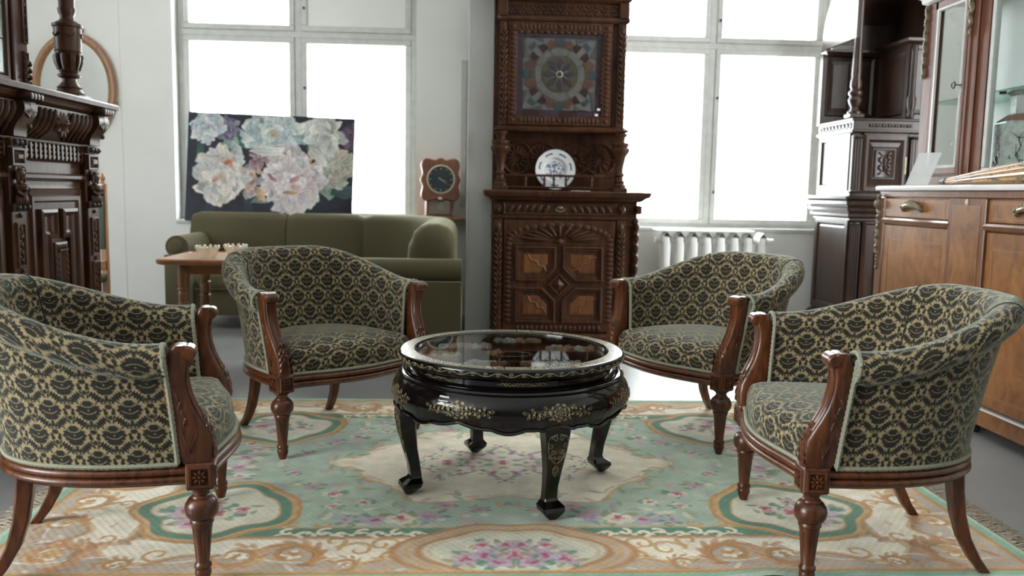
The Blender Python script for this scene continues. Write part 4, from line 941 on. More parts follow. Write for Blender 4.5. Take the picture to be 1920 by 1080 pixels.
for bi, (x0, x1) in enumerate(bays):
    mb = MB(); Pp = []
    for k in range(8):
        a = PI / 2 * k / 7; Pp.append([(x, .03 - .075 * math.sin(a), 1.30 + .155 * (k / 7)) for x in (x0, x1)])
    mb.grid(Pp)
    n = 13; cx = (x0 + x1) / 2; dr = mb.build('gadrooned_drawer', SO, sb)
    for k in range(n):
        f = (k + .5) / n; x = x0 + (x1 - x0) * f
        if abs(f - .5) < .09: continue
        ln = -1 if f > .5 else 1
        for j, w in ((0, .042),):
            mb = MB(); mb.tube([(x + ln * (-.018 + .036 * t + .012 * math.sin(t * 5)), .03 - .075 * math.sin(PI / 2 * t) - .010 - j * .006, 1.305 + .145 * t) for t in np.linspace(0.02, .97, 7)], [w * .34 * q * (1 - .35 * j) for q in (.5, .8, .95, 1, 1, .9, .5)], 7)
            mb.build('gadroon', SO, dr)
    mb = MB(); mb.lathe([(.001, -.052), (.018, -.05), (.03, -.035), (.05, -.02), (.055, .0)], c=(cx, -.02, 1.385), seg=14, ax='y', mod=lambda r, z, a: r * (1 + .10 * math.cos(8 * a)))
    for k in range(10): a = 2 * PI * k / 10; mb.petal(cx + .05 * math.cos(a), 1.385 + .05 * math.sin(a), -.03, a, .05, .028, .02)
    for s_ in (-1, 1): mb.petal(cx + s_ * .012, 1.395, -.068, 0, .014, .012, .01)
    mb.petal(cx, 1.378, -.068, PI / 2, .022, .012, .016); mb.build('carved_rosette', SO, dr)
    # lattice band
    mb = MB(); nx = int((x1 - x0) / .044)
    for k in range(nx + 1): x = x0 + .01 + (x1 - x0 - .02) * k / nx; mb.box(x - .008, x + .008, .005, .03, 1.208, 1.283)
    for z in (1.222, 1.246, 1.27): mb.box(x0, x1, .010, .03, z - .006, z + .006)
    mb.build('lattice_band', SO, sb, smooth=0)
    # panelled door
    dz0, dz1 = .18, 1.085
    mb = MB(); mb.rects([(x0, x1, dz0, dz1, .03), (x0 + .03, x1 - .03, dz0 + .03, dz1 - .02, .02), (x0 + .035, x1 - .035, dz0 + .035, dz1 - .025, .008), (x0 + .065, x1 - .065, dz0 + .065, dz1 - .055, .014), (x0 + .07, x1 - .07, dz0 + .07, dz1 - .06, -.002), (x0 + .09, x1 - .09, dz0 + .09, dz1 - .08, -.002), (x0 + .10, x1 - .10, dz0 + .10, dz1 - .09, .008)]); dd = mb.build('door', SO, sb, smooth=0)
    px = (x0 + x1) / 2
    for s_ in (-1, 1):
        def Lp(d, s_=s_):
            xa, xb, xc = px + s_ * (.195 - d), px + s_ * (.025 + d), px + s_ * (.095 + d)
            return [(xa, .52 + d), (xc, .52 + d), (xc, .815 + d), (xb, .815 + d), (xb, .965 - d), (xa, .965 - d)]
        mb = MB(); mb.polys([(Lp(0), .008), (Lp(.002), -.014), (Lp(.018), -.020), (Lp(.026), -.004), (Lp(.04), .004)]); mb.build('door_panel', SO, dd, smooth=0)
        def L2(d, s_=s_): return [(px + s_ * (.195 - d), .24 + d), (px + s_ * (.05 + d), .24 + d), (px + s_ * (.05 + d), .48 - d), (px + s_ * (.195 - d), .48 - d)]
        mb = MB(); mb.polys([(L2(0), .008), (L2(.002), -.014), (L2(.018), -.020), (L2(.026), -.004), (L2(.04), .004)]); mb.build('door_panel', SO, dd, smooth=0)
    mb = MB(); mb.rects([(px - .07, px + .07, .50, .80, .008), (px - .066, px + .066, .504, .796, -.012), (px - .05, px + .05, .52, .785, -.016), (px - .03, px + .03, .53, .75, .004)])
    for k in range(7):
        for s_ in (-1, 1): mb.petal(px + s_ * .055, .53 + k * .032, -.012, PI / 2 + s_ * .4, .034, .016, .008)
    for k in range(5): mb.petal(px - .04 + k * .02, .773, -.012, PI / 2, .03, .014, .008)
    mb.box(px - .045, px + .045, -.026, -.01, .752, .762); mb.build('lock_panel', SO, dd, smooth=0)
    mb = MB(); mb.box(px - .012, px + .012, -.003, .004, .54, .74); mb.build('lock_slot', M['iron'], dd, smooth=0)
for (x0, x1) in ((-.17, -.03), (-.945, -.815), (-1.72, -1.59)):
    xc = (x0 + x1) / 2; hw = (x1 - x0) / 2
    mb = MB(); mb.box(x0, x1, -.01, .05, .14, .965, .004); mb.box(x0 + .01, x1 - .01, -.0, .05, .965, 1.29, .004); pl = mb.build('pilaster', SO, sb, smooth=0)
    mb = MB()    # fret decoration
    for z0 in (.20, .46, .70):
        mb.rects([(x0 + .025, x1 - .025, z0, z0 + .21, -.011), (x0 + .028, x1 - .028, z0 + .003, z0 + .207, -.020), (x0 + .036, x1 - .036, z0 + .011, z0 + .199, -.020), (x0 + .04, x1 - .04, z0 + .015, z0 + .195, -.011)])
        for k in range(5): mb.petal(xc, z0 + .03 + k * .037, -.010, PI / 2, .03, .02, .012)
        for s_ in (-1, 1): mb.tube([(xc + s_ * (.012 + .016 * math.cos(t * 2)), -.014, z0 + .10 + .08 * math.sin(t)) for t in np.linspace(-1.4, 1.4, 9)], .004, 5)
    for z in (.185, .44, .685, .94): mb.petal(xc, z, -.011, 0, .022, .022, .014)
    mb.build('fretwork', SO, pl)
    for z in (.977, 1.272):
        mb = MB(); mb.box(x0 - .002, x1 + .002, -.022, .03, z - .018, z + .018, .003); b_ = mb.build('stud_block', SO, pl, smooth=0)
        for k in (-1, 0, 1): mb = MB(); mb.petal(xc + k * .042, z, -.022, PI / 2, .032, .030, .022, 10); mb.build('stud', M['iron'], b_)
    mb = MB(); mb.rects([(x0 + .005, x1 - .005, 1.165, 1.25, .0), (x0 + .008, x1 - .008, 1.168, 1.247, -.022), (x0 + .02, x1 - .02, 1.178, 1.238, -.022), (x0 + .026, x1 - .026, 1.184, 1.232, -.008), (x0 + .045, x1 - .045, 1.20, 1.218, -.030)]); mb.build('faceted_block', SO, pl, smooth=0)
    # caryatid bust
    mb = MB(); mb.lathe([(.001, 1.155), (.016, 1.15), (.022, 1.135), (.021, 1.118), (.015, 1.105), (.010, 1.098), (.012, 1.09), (.034, 1.080), (.036, 1.065), (.028, 1.045), (.032, 1.02), (.03, 1.0)], c=(xc, -.018, 0), seg=12)
    mb.petal(xc, 1.125, -.038, PI / 2, .014, .007, .008); mb.petal(xc, 1.150, -.02, 0, .05, .022, .02)
    for s_ in (-1, 1):
        mb.petal(xc + s_ * .008, 1.13, -.037, 0, .008, .005, .004); mb.petal(xc + s_ * .015, 1.06, -.045, 0, .026, .026, .016); mb.petal(xc + s_ * .042, 1.15, -.01, PI / 2, .03, .025, .02); mb.petal(xc + s_ * .030, 1.115, -.02, PI / 2, .06, .016, .012)
        mb.tube([(xc + s_ * .036, -.02, 1.078), (xc + s_ * .044, -.03, 1.05), (xc + s_ * .025, -.048, 1.03)], .008, 6)
        for k in range(4): mb.petal(xc + s_ * (.01 + .011 * k), 1.01, -.04 + .006 * k, PI / 2 + s_ * .2, .05, .014, .012)
    mb.build('carved_figure', SO, pl)
    # scroll bracket and its reeded cap
    mb = MB(); Pp = []
    for k in range(10):
        t = k / 9; y = -.03 - .045 * math.sin(t * PI / 2) + .012 * math.sin(t * 2 * PI); z = 1.30 + .155 * t; Pp.append([(x0 + .008, .04, z), (x0 + .008, y, z), (x1 - .008, y, z), (x1 - .008, .04, z)])
    mb.grid(Pp, caps=True)
    for k in range(7): a = -1.1 + 2.2 * k / 6; mb.petal(xc + .03 * math.sin(a), 1.375 + .05 * math.cos(a) * .9, -.072, PI / 2 - a, .07, .017, .014)
    mb.petal(xc, 1.345, -.066, 0, .03, .03, .018); mb.build('scroll_bracket', SO, pl)
    mb = MB()
    for k in range(4): mb.lathe([(.001, -.115), (.014, -.112), (.018, -.10), (.018, -.04)], c=(xc - .045 + k * .03, 0, 1.478), seg=10, ax='y')
    mb.build('reeded_cap', SO, pl)
# upper stage: glazed cupboard and turned column
mb = MB(); mb.box(-SL, -.26, .26, .52, 1.533, 2.75); mb.build('upper_carcass', SO, sb, smooth=0)
mb = MB(); mb.box(-.40, -.262, .225, .27, 1.533, 2.70, .006); us = mb.build('upper_stile', SO, sb, smooth=0)
mb = MB()
for z0, z1 in ((1.60, 1.76), (1.80, 2.08), (2.12, 2.5)):
    mb.rects([(-.325, -.275, z0, z1, .224), (-.322, -.278, z0 + .003, z1 - .003, .212), (-.315, -.285, z0 + .01, z1 - .01, .212), (-.312, -.288, z0 + .013, z1 - .013, .222)])
    for k in range(5): mb.petal(-.30, z0 + .03 + k * (z1 - z0 - .06) / 4, .222, PI / 2, .03, .016, .012)
for k in range(4):
    for s_ in (-1, 1): mb.petal(-.30 + s_ * .016, 1.60 + k * .034, .214, PI / 2 + s_ * .7, .045, .02, .018)
mb.build('carved_edge', SO, us)
mb = MB(); mb.rects([(-1.0, -.42, 1.58, 2.68, .26), (-1.0, -.42, 1.58, 2.68, .235), (-.965, -.455, 1.615, 2.645, .228), (-.955, -.465, 1.625, 2.635, .25)], cap=False); ud2 = mb.build('glazed_door', SO, sb, smooth=0)
GG = stained('pale_green_glass', (.17, .22, .18))
for r_ in range(6):
    for c_ in range(3):
        x = -.953 + c_ * .1627; z = 1.627 + r_ * .168; mb = MB(); mb.box(x + .003, x + .160, .240, .246, z + .003, z + .165, .001); mb.build('leaded_pane', GG, ud2, smooth=0)
mb = MB(); mb.box(-.955, -.465, .245, .25, 1.625, 2.635); mb.build('lead_backing', M['lead'], ud2, smooth=0)
mb = MB(); cxx, cyy = -.03, .125; mb.box(cxx - .085, cxx + .085, cyy - .085, cyy + .085, 1.533, 1.572, .006)
mb.lathe([(.078, 1.572), (.08, 1.58), (.066, 1.592), (.06, 1.605), (.064, 1.612), (.05, 1.625), (.036, 1.645), (.036, 1.66), (.056, 1.67), (.058, 1.68), (.042, 1.69), (.050, 1.70), (.062, 1.76), (.067, 1.80), (.071, 1.806), (.067, 1.813), (.070, 1.93), (.076, 1.935), (.077, 1.948), (.056, 1.96), (.037, 1.972), (.034, 1.99), (.044, 2.01), (.046, 2.03), (.040, 2.04), (.043, 2.3), (.038, 2.62), (.06, 2.66), (.065, 2.70)], c=(cxx, cyy, 0), seg=24); col = mb.build('turned_column', SO, sb)
for k in range(10):
    a = 2 * PI * k / 10; c_, s_ = math.cos(a), math.sin(a); mb = MB()
    mb.tube([(cxx + c_ * r, cyy + s_ * r, z) for r, z in ((.052, 1.705), (.063, 1.745), (.067, 1.775), (.068, 1.79))], [.006, .011, .012, .005], 6)
    mb.build('cup_flute', SO, col); mb = MB()
    if k % 2 == 0: mb.tube([(cxx + math.cos(a + b) * .071, cyy + math.sin(a + b) * .071, 1.90 - .02 * math.cos(b * 5)) for b in np.linspace(-.31, .31, 7)], .004, 5).build('cup_swag', SO, col)
mb = MB(); mb.stack(-SL, 0, .0, .52, [(2.70, .0), (2.72, .03), (2.78, .06), (2.84, .08), (2.86, .06)]); mb.build('canopy', SO, sb, smooth=0)

# ------------------------------------------------------------------ burl sideboard with marble top (front faces into the room)
BU, BR = M['burl'], M['burlrail']; M['mirror_glare'] = plain('mirror_glare_white', (.92, .93, .92), .55, var=.04, nscale=6)
bf = thing('burl_sideboard', 'burl veneered sideboard with white marble top and bronze handles', 'sideboard', (2.35, 4.76, 0), -PI / 2)
BL = 1.92
mb = MB(); mb.box(0.015, BL - .015, .02, .53, .055, .140, .004); mb.build('plinth', BU, bf, smooth=0)
for x in (.10, BL - .10, .95):
    for y in (.07, .48): mb = MB(); mb.lathe([(.018, 0), (.024, .015), (.024, .056)], c=(x, y, 0), seg=10); mb.build('foot', M['iron'], bf)
mb = MB(); mb.box(.0, BL, -.004, .545, .140, .148); mb.build('pale_fillet', M['marble'], bf, smooth=0)
mb = MB(); mb.box(.005, BL - .005, .02, .54, .148, 1.133, .004); mb.build('carcass', BR, bf, smooth=0)
mb = MB(); mb.box(.0, BL, .004, .545, 1.10, 1.133, .003); mb.box(.0, .075, -.004, .05, .148, 1.10, .006); mb.box(BL - .075, BL, -.004, .05, .148, 1.10, .006); mb.build('face_frame', BR, bf, smooth=0)
def inlay(parent, x0, x1, z0, z1, y, w=.004):
    mb = MB()
    for (a, b, c, d) in ((x0, x1, z0, z0 + w), (x0, x1, z1 - w, z1), (x0, x0 + w, z0 + w, z1 - w), (x1 - w, x1, z0 + w, z1 - w)): mb.box(a, b, y - .0008, y + .001, c, d)
    mb.build('inlay_line', M['pine'], parent, smooth=0)
for (x0, x1) in ((.085, .715), (1.035, 1.665)):
    mb = MB(); mb.box(x0, x1, -.002, .03, .990, 1.092, .004); d = mb.build('drawer', BU, bf, smooth=0); inlay(d, x0 + .03, x1 - .03, 1.006, 1.078, -.002)
    hx = (x0 + x1) / 2 - .02
    mb = MB(); pts = [(hx - .085, -.012, 1.036), (hx - .05, -.028, 1.05), (hx, -.034, 1.058), (hx + .05, -.028, 1.05), (hx + .085, -.012, 1.036)]; mb.tube(pts, [.007, .010, .012, .010, .007], 8)
    for k in range(9): t = k / 8; mb.petal(hx - .085 + .17 * t, 1.036 + .022 * math.sin(PI * t) + .012, -.012, PI / 2 + (t - .5) * 1.4, .036, .016, .018)
    for s_ in (-1, 1): mb.petal(hx + s_ * .09, 1.034, -.004, 0, .03, .028, .018)
    mb.build('bronze_handle', M['brass'], d)
    mb = MB(); mb.stack(x0 - .005, x1 + .005, .0, .03, [(.952, .0), (.958, .010), (.975, .014), (.985, .006), (.988, .0)]); mb.build('lip_rail', BR, bf, smooth=0)
    mb = MB(); mb.box(x0, x1, -.002, .03, .165, .948, .004); d = mb.build('door', BU, bf, smooth=0); inlay(d, x0 + .05, x1 - .05, .21, .875, -.002); inlay(d, x0 + .058, x1 - .058, .218, .867, -.002, .002)
    mb = MB(); mb.petal(x1 - .02 if x0 < .5 else x0 + .02, .60, -.002, PI / 2, .03, .016, .006); mb.build('keyhole_plate', M['cream'], d)
mb = MB(); mb.box(.725, 1.025, -.010, .03, .155, 1.097, .004); cp = mb.build('centre_pilaster', BR, bf, smooth=0)
mb = MB(); mb.box(.768, .985, -.0115, -.009, .20, 1.06); mb.build('burl_field', BU, cp, smooth=0); inlay(cp, .764, .989, .196, 1.064, -.0105)
mb = MB(); mb.petal(.875, 1.08, -.010, PI / 2, .034, .022, .006); mb.build('keyhole_plate', M['cream'], cp)
mb = MB(); mb.petal(1.0, .62, -.010, PI / 2, .028, .018, .006); mb.build('keyhole_plate', M['cream'], cp)
mb = MB()
for k in range(12): mb.petal(.022, 1.10 - k * .028, -.004, PI / 2 + (.5 if k % 2 else -.5), .045, .026 - k * .0009, .020); 
for k in range(5): mb.petal(.022, .78 - k * .02, -.004, PI / 2, .03, .012, .012)
mb.petal(.022, 1.06, -.012, PI / 2, .06, .03, .03); mb.build('bronze_mount', M['brass'], bf)
mb = MB(); mb.stack(.0, BL, .0, .545, [(1.1335, .004), (1.137, .016), (1.15, .018), (1.158, .016), (1.162, .008)]); mb.build('marble_top', M['marble'], bf, smooth=0)

# ------------------------------------------------------------------ display cabinet standing on the marble
MH = M['mahog']
vt = thing('display_cabinet', 'mahogany glazed display cabinet with bronze mounts standing on the marble top', 'cabinet', (2.52, 4.70, 1.1625), -PI / 2)
VL, VD = 1.80, .36
def h(z): return z - 1.1625
mb = MB(); mb.box(0, VL, .0, VD, .0, .055, .004); mb.build('base_rail', MH, vt, smooth=0)
mb = MB(); mb.box(0.02, VL - .02, VD - .012, VD, .055, 1.30); mb.build('back_board', MH, vt, smooth=0)
mb = MB(); mb.box(.06, VL - .06, VD - .016, VD - .0125, .07, 1.25); mb.build('bright_back_panel', M['mirror_glare'], vt, smooth=0)  # pale panel stands in for a mirror back reflecting the bright window
for (a, b) in ((0, .095), (VL - .095, VL)):
    mb = MB(); mb.box(a, b, .0, .05, .055, h(2.15), .005); mb.build('corner_post', MH, vt, smooth=0)
    mb = MB(); mb.box(a + (.0 if a == 0 else .055), b - (.055 if a == 0 else 0), VD - .05, VD, .055, h(2.15), .004); mb.build('rear_post', MH, vt, smooth=0)
    mb = MB(); xs = .012 if a == 0 else VL - .012; mb.box(xs - .003, xs + .003, .05, VD - .05, .06, h(2.15)); mb.build('end_glass', M['case_glass'], vt, smooth=0)
for (x0, x1, sd) in ((.105, .425, 1), (VL - .425, VL - .105, -1)):
    mb = MB(); w = .03; 
    for (a, b, c, d) in ((x0, x1, .06, .06 + w + .01), (x0, x1, h(2.10), h(2.145)), (x0, x0 + w, .06, h(2.145)), (x1 - w, x1, .06, h(2.145))): mb.box(a, b, -.008, .03, c, d, .005)
    d = mb.build('glazed_door', MH, vt, smooth=0); mb = MB(); mb.rects([(x0 + w - .004, x1 - w + .004, .095, h(2.105), -.009), (x0 + w + .008, x1 - w - .008, .107, h(2.093), -.012), (x0 + w + .012, x1 - w - .012, .111, h(2.089), .0)], cap=False); mb.build('silver_bead', M['paint'], d, smooth=0)
    mb = MB(); mb.box(x0 + w, x1 - w, .008, .012, .10, h(2.10)); mb.build('pane', M['case_glass'], d, smooth=0)
    if sd == 1:
        mb = MB(); kx = x1 - .012; mb.lathe([(.003, -.045), (.003, -.008)], c=(kx, 0, h(1.672)), seg=8, ax='y'); mb.tube([(kx - .012 + .016 * math.cos(a), -.05, h(1.672) + .016 * math.sin(a)) for a in np.linspace(0, 2 * PI, 12)], .004, 6); mb.build('key', M['iron'], d)
        mb = MB()
        for k in range(5): mb.petal(kx, h(1.67) + (k - 2) * .022, -.008, PI / 2, .03, .012 + .008 * (k % 2), .006)
        mb.build('escutcheon', M['brass'], d)
for (x0, x1) in ((.435, .62), (VL - .62, VL - .435)):
    mb = MB(); mb.box(x0, x0 + .11, -.03, .05, .0, 1.50, .006); mb.box(x0 + .015, x0 + .035, -.04, -.02, .0, 1.5, .006); mb.box(x0 + .045, x0 + .062, -.038, -.02, .0, 1.5, .005); mb.box(x0 + .11, x1, -.018, .04, .0, 1.50, .004); p = mb.build('centre_post', MH, vt, smooth=0)
    mb = MB()
    for k in range(9): mb.petal(x0 + .06, h(2.22) - k * .034, -.034, PI / 2 + (.45 if k % 2 else -.45), .06, .05 - k * .0045, .022)
    mb.petal(x0 + .06, h(2.12), -.045, PI / 2, .10, .035, .03); mb.petal(x0 + .06, h(1.92), -.034, PI / 2, .05, .012, .014); mb.build('bronze_mount', M['brass'], p)
mb = MB(); a, b = .625, VL - .625; w = .025
for (p, q, r_, s_) in ((a, b, .055, .085), (a, b, h(2.40), h(2.45)), (a, a + w, .085, h(2.40)), (b - w, b, .085, h(2.40))): mb.box(p, q, -.012, .02, r_, s_, .004)
d = mb.build('centre_frame', M['paint'], vt, smooth=0); mb = MB(); mb.box(a + w, b - w, .002, .006, .085, h(2.40)); mb.build('pane', M['case_glass'], d, smooth=0)
mb = MB(); mb.box(.03, VL - .03, .03, VD - .02, h(1.612), h(1.620)); mb.build('glass_shelf', M['shelfglass'], vt, smooth=0)
for x in (.66, 1.15): 
    for y in (.05, VD - .04): mb = MB(); mb.box(x - .01, x + .01, y - .012, y + .012, h(1.60), h(1.612)); mb.build('shelf_pin', M['iron'], vt, smooth=0)
mb = MB(); mb.stack(0, .62, .0, VD, [(h(2.15), .0), (h(2.16), .02), (h(2.18), .022), (h(2.20), .05), (h(2.225), .055), (h(2.23), .04)]); mb.stack(VL - .62, VL, .0, VD, [(h(2.15), .0), (h(2.16), .02), (h(2.18), .022), (h(2.20), .05), (h(2.225), .055), (h(2.23), .04)]); mb.build('cornice', M['paint'], vt, smooth=0)
mb = MB(); mb.box(.60, VL - .60, .0, VD, 1.285, 1.30); mb.stack(.43, VL - .43, -.03, VD, [(1.49, .0), (1.52, .04), (1.56, .05), (1.57, .03)]); mb.build('centre_cornice', MH, vt, smooth=0)
mb = MB()
for k in range(13): mb.petal(-.003 + .02, h(2.13) - k * .03, .0, PI / 2 + (.5 if k % 2 else -.5), .045, .024, .02)
mb.build('bronze_mount', M['brass'], vt)

# vase, parasol and sign
def famille():
    m, t, b = new_mat('painted_porcelain'); X.t = t; v = coords(t, 'Object'); n = noise(t, v, 26, 5, .7, 1.5); n2 = noise(t, v, 60, 3)
    base = ramp(t, n, [(.36, (.06, .055, .05)), (.42, (.48, .49, .45)), (.60, (.56, .57, .53)), (.66, (.36, .13, .10)), (.70, (.52, .53, .49)), (.76, (.16, .25, .18))]); t.links.new(base, b.inputs['Base Color']); b.inputs['Roughness'].default_value = .2; return m
vs = thing('porcelain_vase', 'square shouldered painted porcelain vase inside the display cabinet', 'vase', (2.70, 4.06, 1.2185), .35)
# cabinet floor under it
mb = MB(); mb.box(.05, VL - .05, .03, VD - .02, .05, .0555); mb.build('cabinet_floor', M['paint'], vt, smooth=0)
mb = MB(); mb.lathe([(.09, 0), (.10, .012), (.125, .03), (.125, .245), (.118, .255), (.07, .288), (.062, .295), (.062, .385)], seg=6, caps=True); mb.build('body', plain('grey_white_glaze', (.46, .48, .44), .2, var=.25, nscale=38), vs, smooth=20)
mb = MB(); mb.lathe([(.121, .2555), (.072, .2895)], seg=6, caps=False); mb.build('shoulder_band', plain('red_scale_glaze', (.33, .15, .12), .3, var=.5, nscale=120), vs, smooth=20)
mb = MB(); mb.lathe([(.062, .378), (.085, .395), (.087, .400), (.074, .400), (.055, .385)], seg=6, caps=False); mb.build('flared_lip', famille(), vs, smooth=20)
mb = MB(); mb.lathe([(.0635, .30), (.0635, .378)], seg=6, caps=False); mb.build('painted_neck', famille(), vs, smooth=20)
mb = MB(); r5 = random.Random(9); ap = .125 * math.cos(PI / 6)
for f in range(6):
    a = PI / 6 + f * PI / 3; n_ = V(math.cos(a), math.sin(a), 0); t_ = V(-math.sin(a), math.cos(a), 0)
    def q(u, z, off=.0006): p = n_ * (ap + off) + t_ * u; return (p[0], p[1], z)
    u, z = -.01, .05; trunk = [(0.01, .05), (-.012, .09), (.008, .13), (-.005, .17), (.015, .20)]
    mb.tube([q(*p) for p in trunk], [.003, .0026, .0022, .0018, .001], 5)
    for k in range(9):
        b0 = trunk[1 + k % 3]; dx = r5.uniform(-.045, .045); dz = r5.uniform(.0, .06); mb.tube([q(*b0), q(b0[0] + dx * .5, b0[1] + dz * .7), q(b0[0] + dx, b0[1] + dz)], [.0016, .0011, .0007], 4)
mb.build('painted_tree', M['iron'], vs)
for f in range(6):
    a = PI / 6 + f * PI / 3; n_ = V(math.cos(a), math.sin(a), 0); t_ = V(-math.sin(a), math.cos(a), 0); mb = MB()
    for k in range(4):
        u, z = r5.uniform(-.045, .045), r5.uniform(.05, .09); p = n_ * (ap + .0004) + t_ * u; mb.tube([(p[0], p[1], z), (p[0], p[1], z + .018)], [.007, .003], 5)
    mb.build('painted_figure', plain('figure_glaze', [(.30, .10, .08), (.12, .22, .22)][f % 2], .3), vs)
pa = thing('paper_parasol', 'folded painted paper parasol with dark tip lying on the marble', 'parasol', (2.425, 4.275, 1.1625))
def parapaper():
    m, t, b = new_mat('painted_paper'); v = coords(t, 'Object', (1, .45, 1)); n = noise(t, v, 17, 4, .6, 1.2); n2 = noise(t, v, 150, 2); v2 = coords(t, 'Object'); nf = noise(t, v2, 11, 3)
    c = ramp(t, n, [(.34, (.02, .055, .035)), (.41, (.13, .12, .05)), (.45, (.46, .27, .10)), (.56, (.54, .34, .14)), (.59, (.48, .28, .10)), (.63, (.25, .035, .035)), (.68, (.42, .24, .09)), (.74, (.04, .05, .06))]); t.links.new(c, b.inputs['Base Color']); b.inputs['Roughness'].default_value = .32; b.inputs['Coat Weight'].default_value = .3; return m
PM = parapaper(); L = 1.15; NR = 12
def rad(t): return .013 + .058 * (t ** .85)
tilt = .0
mb = MB(); P = []
for k in range(15):
    t = k / 14; r_ = rad(t); row = []
    for j in range(NR * 2): a = PI * j / NR; rr = r_ * (1.0 if j % 2 else .84); row.append((rr * math.cos(a), -.05 - t * L, .017 + r_ * .98 + rr * math.sin(a) - .012))
    P.append(row)
mb.grid(P, cu=True, caps=True); mb.build('folded_paper', PM, pa, smooth=0)
for j in range(NR):
    a = PI * (2 * j + 1) / NR
    mb = MB(); mb.tube([((rad(t) + .001) * math.cos(a), -.05 - t * L, .005 + rad(t) * .98 + (rad(t) + .001) * math.sin(a)) for t in (0, .33, .66, 1)], .0022, 5); mb.build('bamboo_rib', M['pine'], pa)
mb = MB(); mb.lathe([(.004, .0), (.012, -.006), (.015, -.02), (.014, -.03), (.019, -.045), (.018, -.06), (.012, -.062)], c=(0, 0, .0195), seg=14, ax='y'); mb.build('tip', M['iron'], pa)
mb = MB(); mb.tube([(0, -.05 - L, .066), (0, -.05 - L - .18, .066)], .011, 10); mb.build('handle', M['pine'], pa)
sg = thing('sign_holder', 'clear acrylic sign holder with blank sheet leaning on the marble', 'sign', (2.39, 4.44, 1.1625), math.radians(-38))
mb = MB()
sl = .62
def lean(x, s): return (x + s * .25, s * .35, s * .92)
P = [[lean(x, s) for x in (-.055, .055)] for s in (.0, .19)]
off = V(.004, -.006, 0)
mb.add([lean(-.055, .004), lean(.055, .004), lean(.055, .19), lean(-.055, .19)] + [tuple(V(*lean(x, s)) + V(0, -.004, .001)) for x, s in ((-.055, .004), (.055, .004), (.055, .19), (-.055, .19))], [(0, 1, 2, 3), (7, 6, 5, 4), (0, 4, 5, 1), (1, 5, 6, 2), (2, 6, 7, 3), (3, 7, 4, 0)]); mb.build('upright', M['acrylic'], sg, smooth=0)
mb = MB(); mb.box(-.058, .058, -.012, .055, .0, .004); mb.build('base', M['acrylic'], sg, smooth=0)
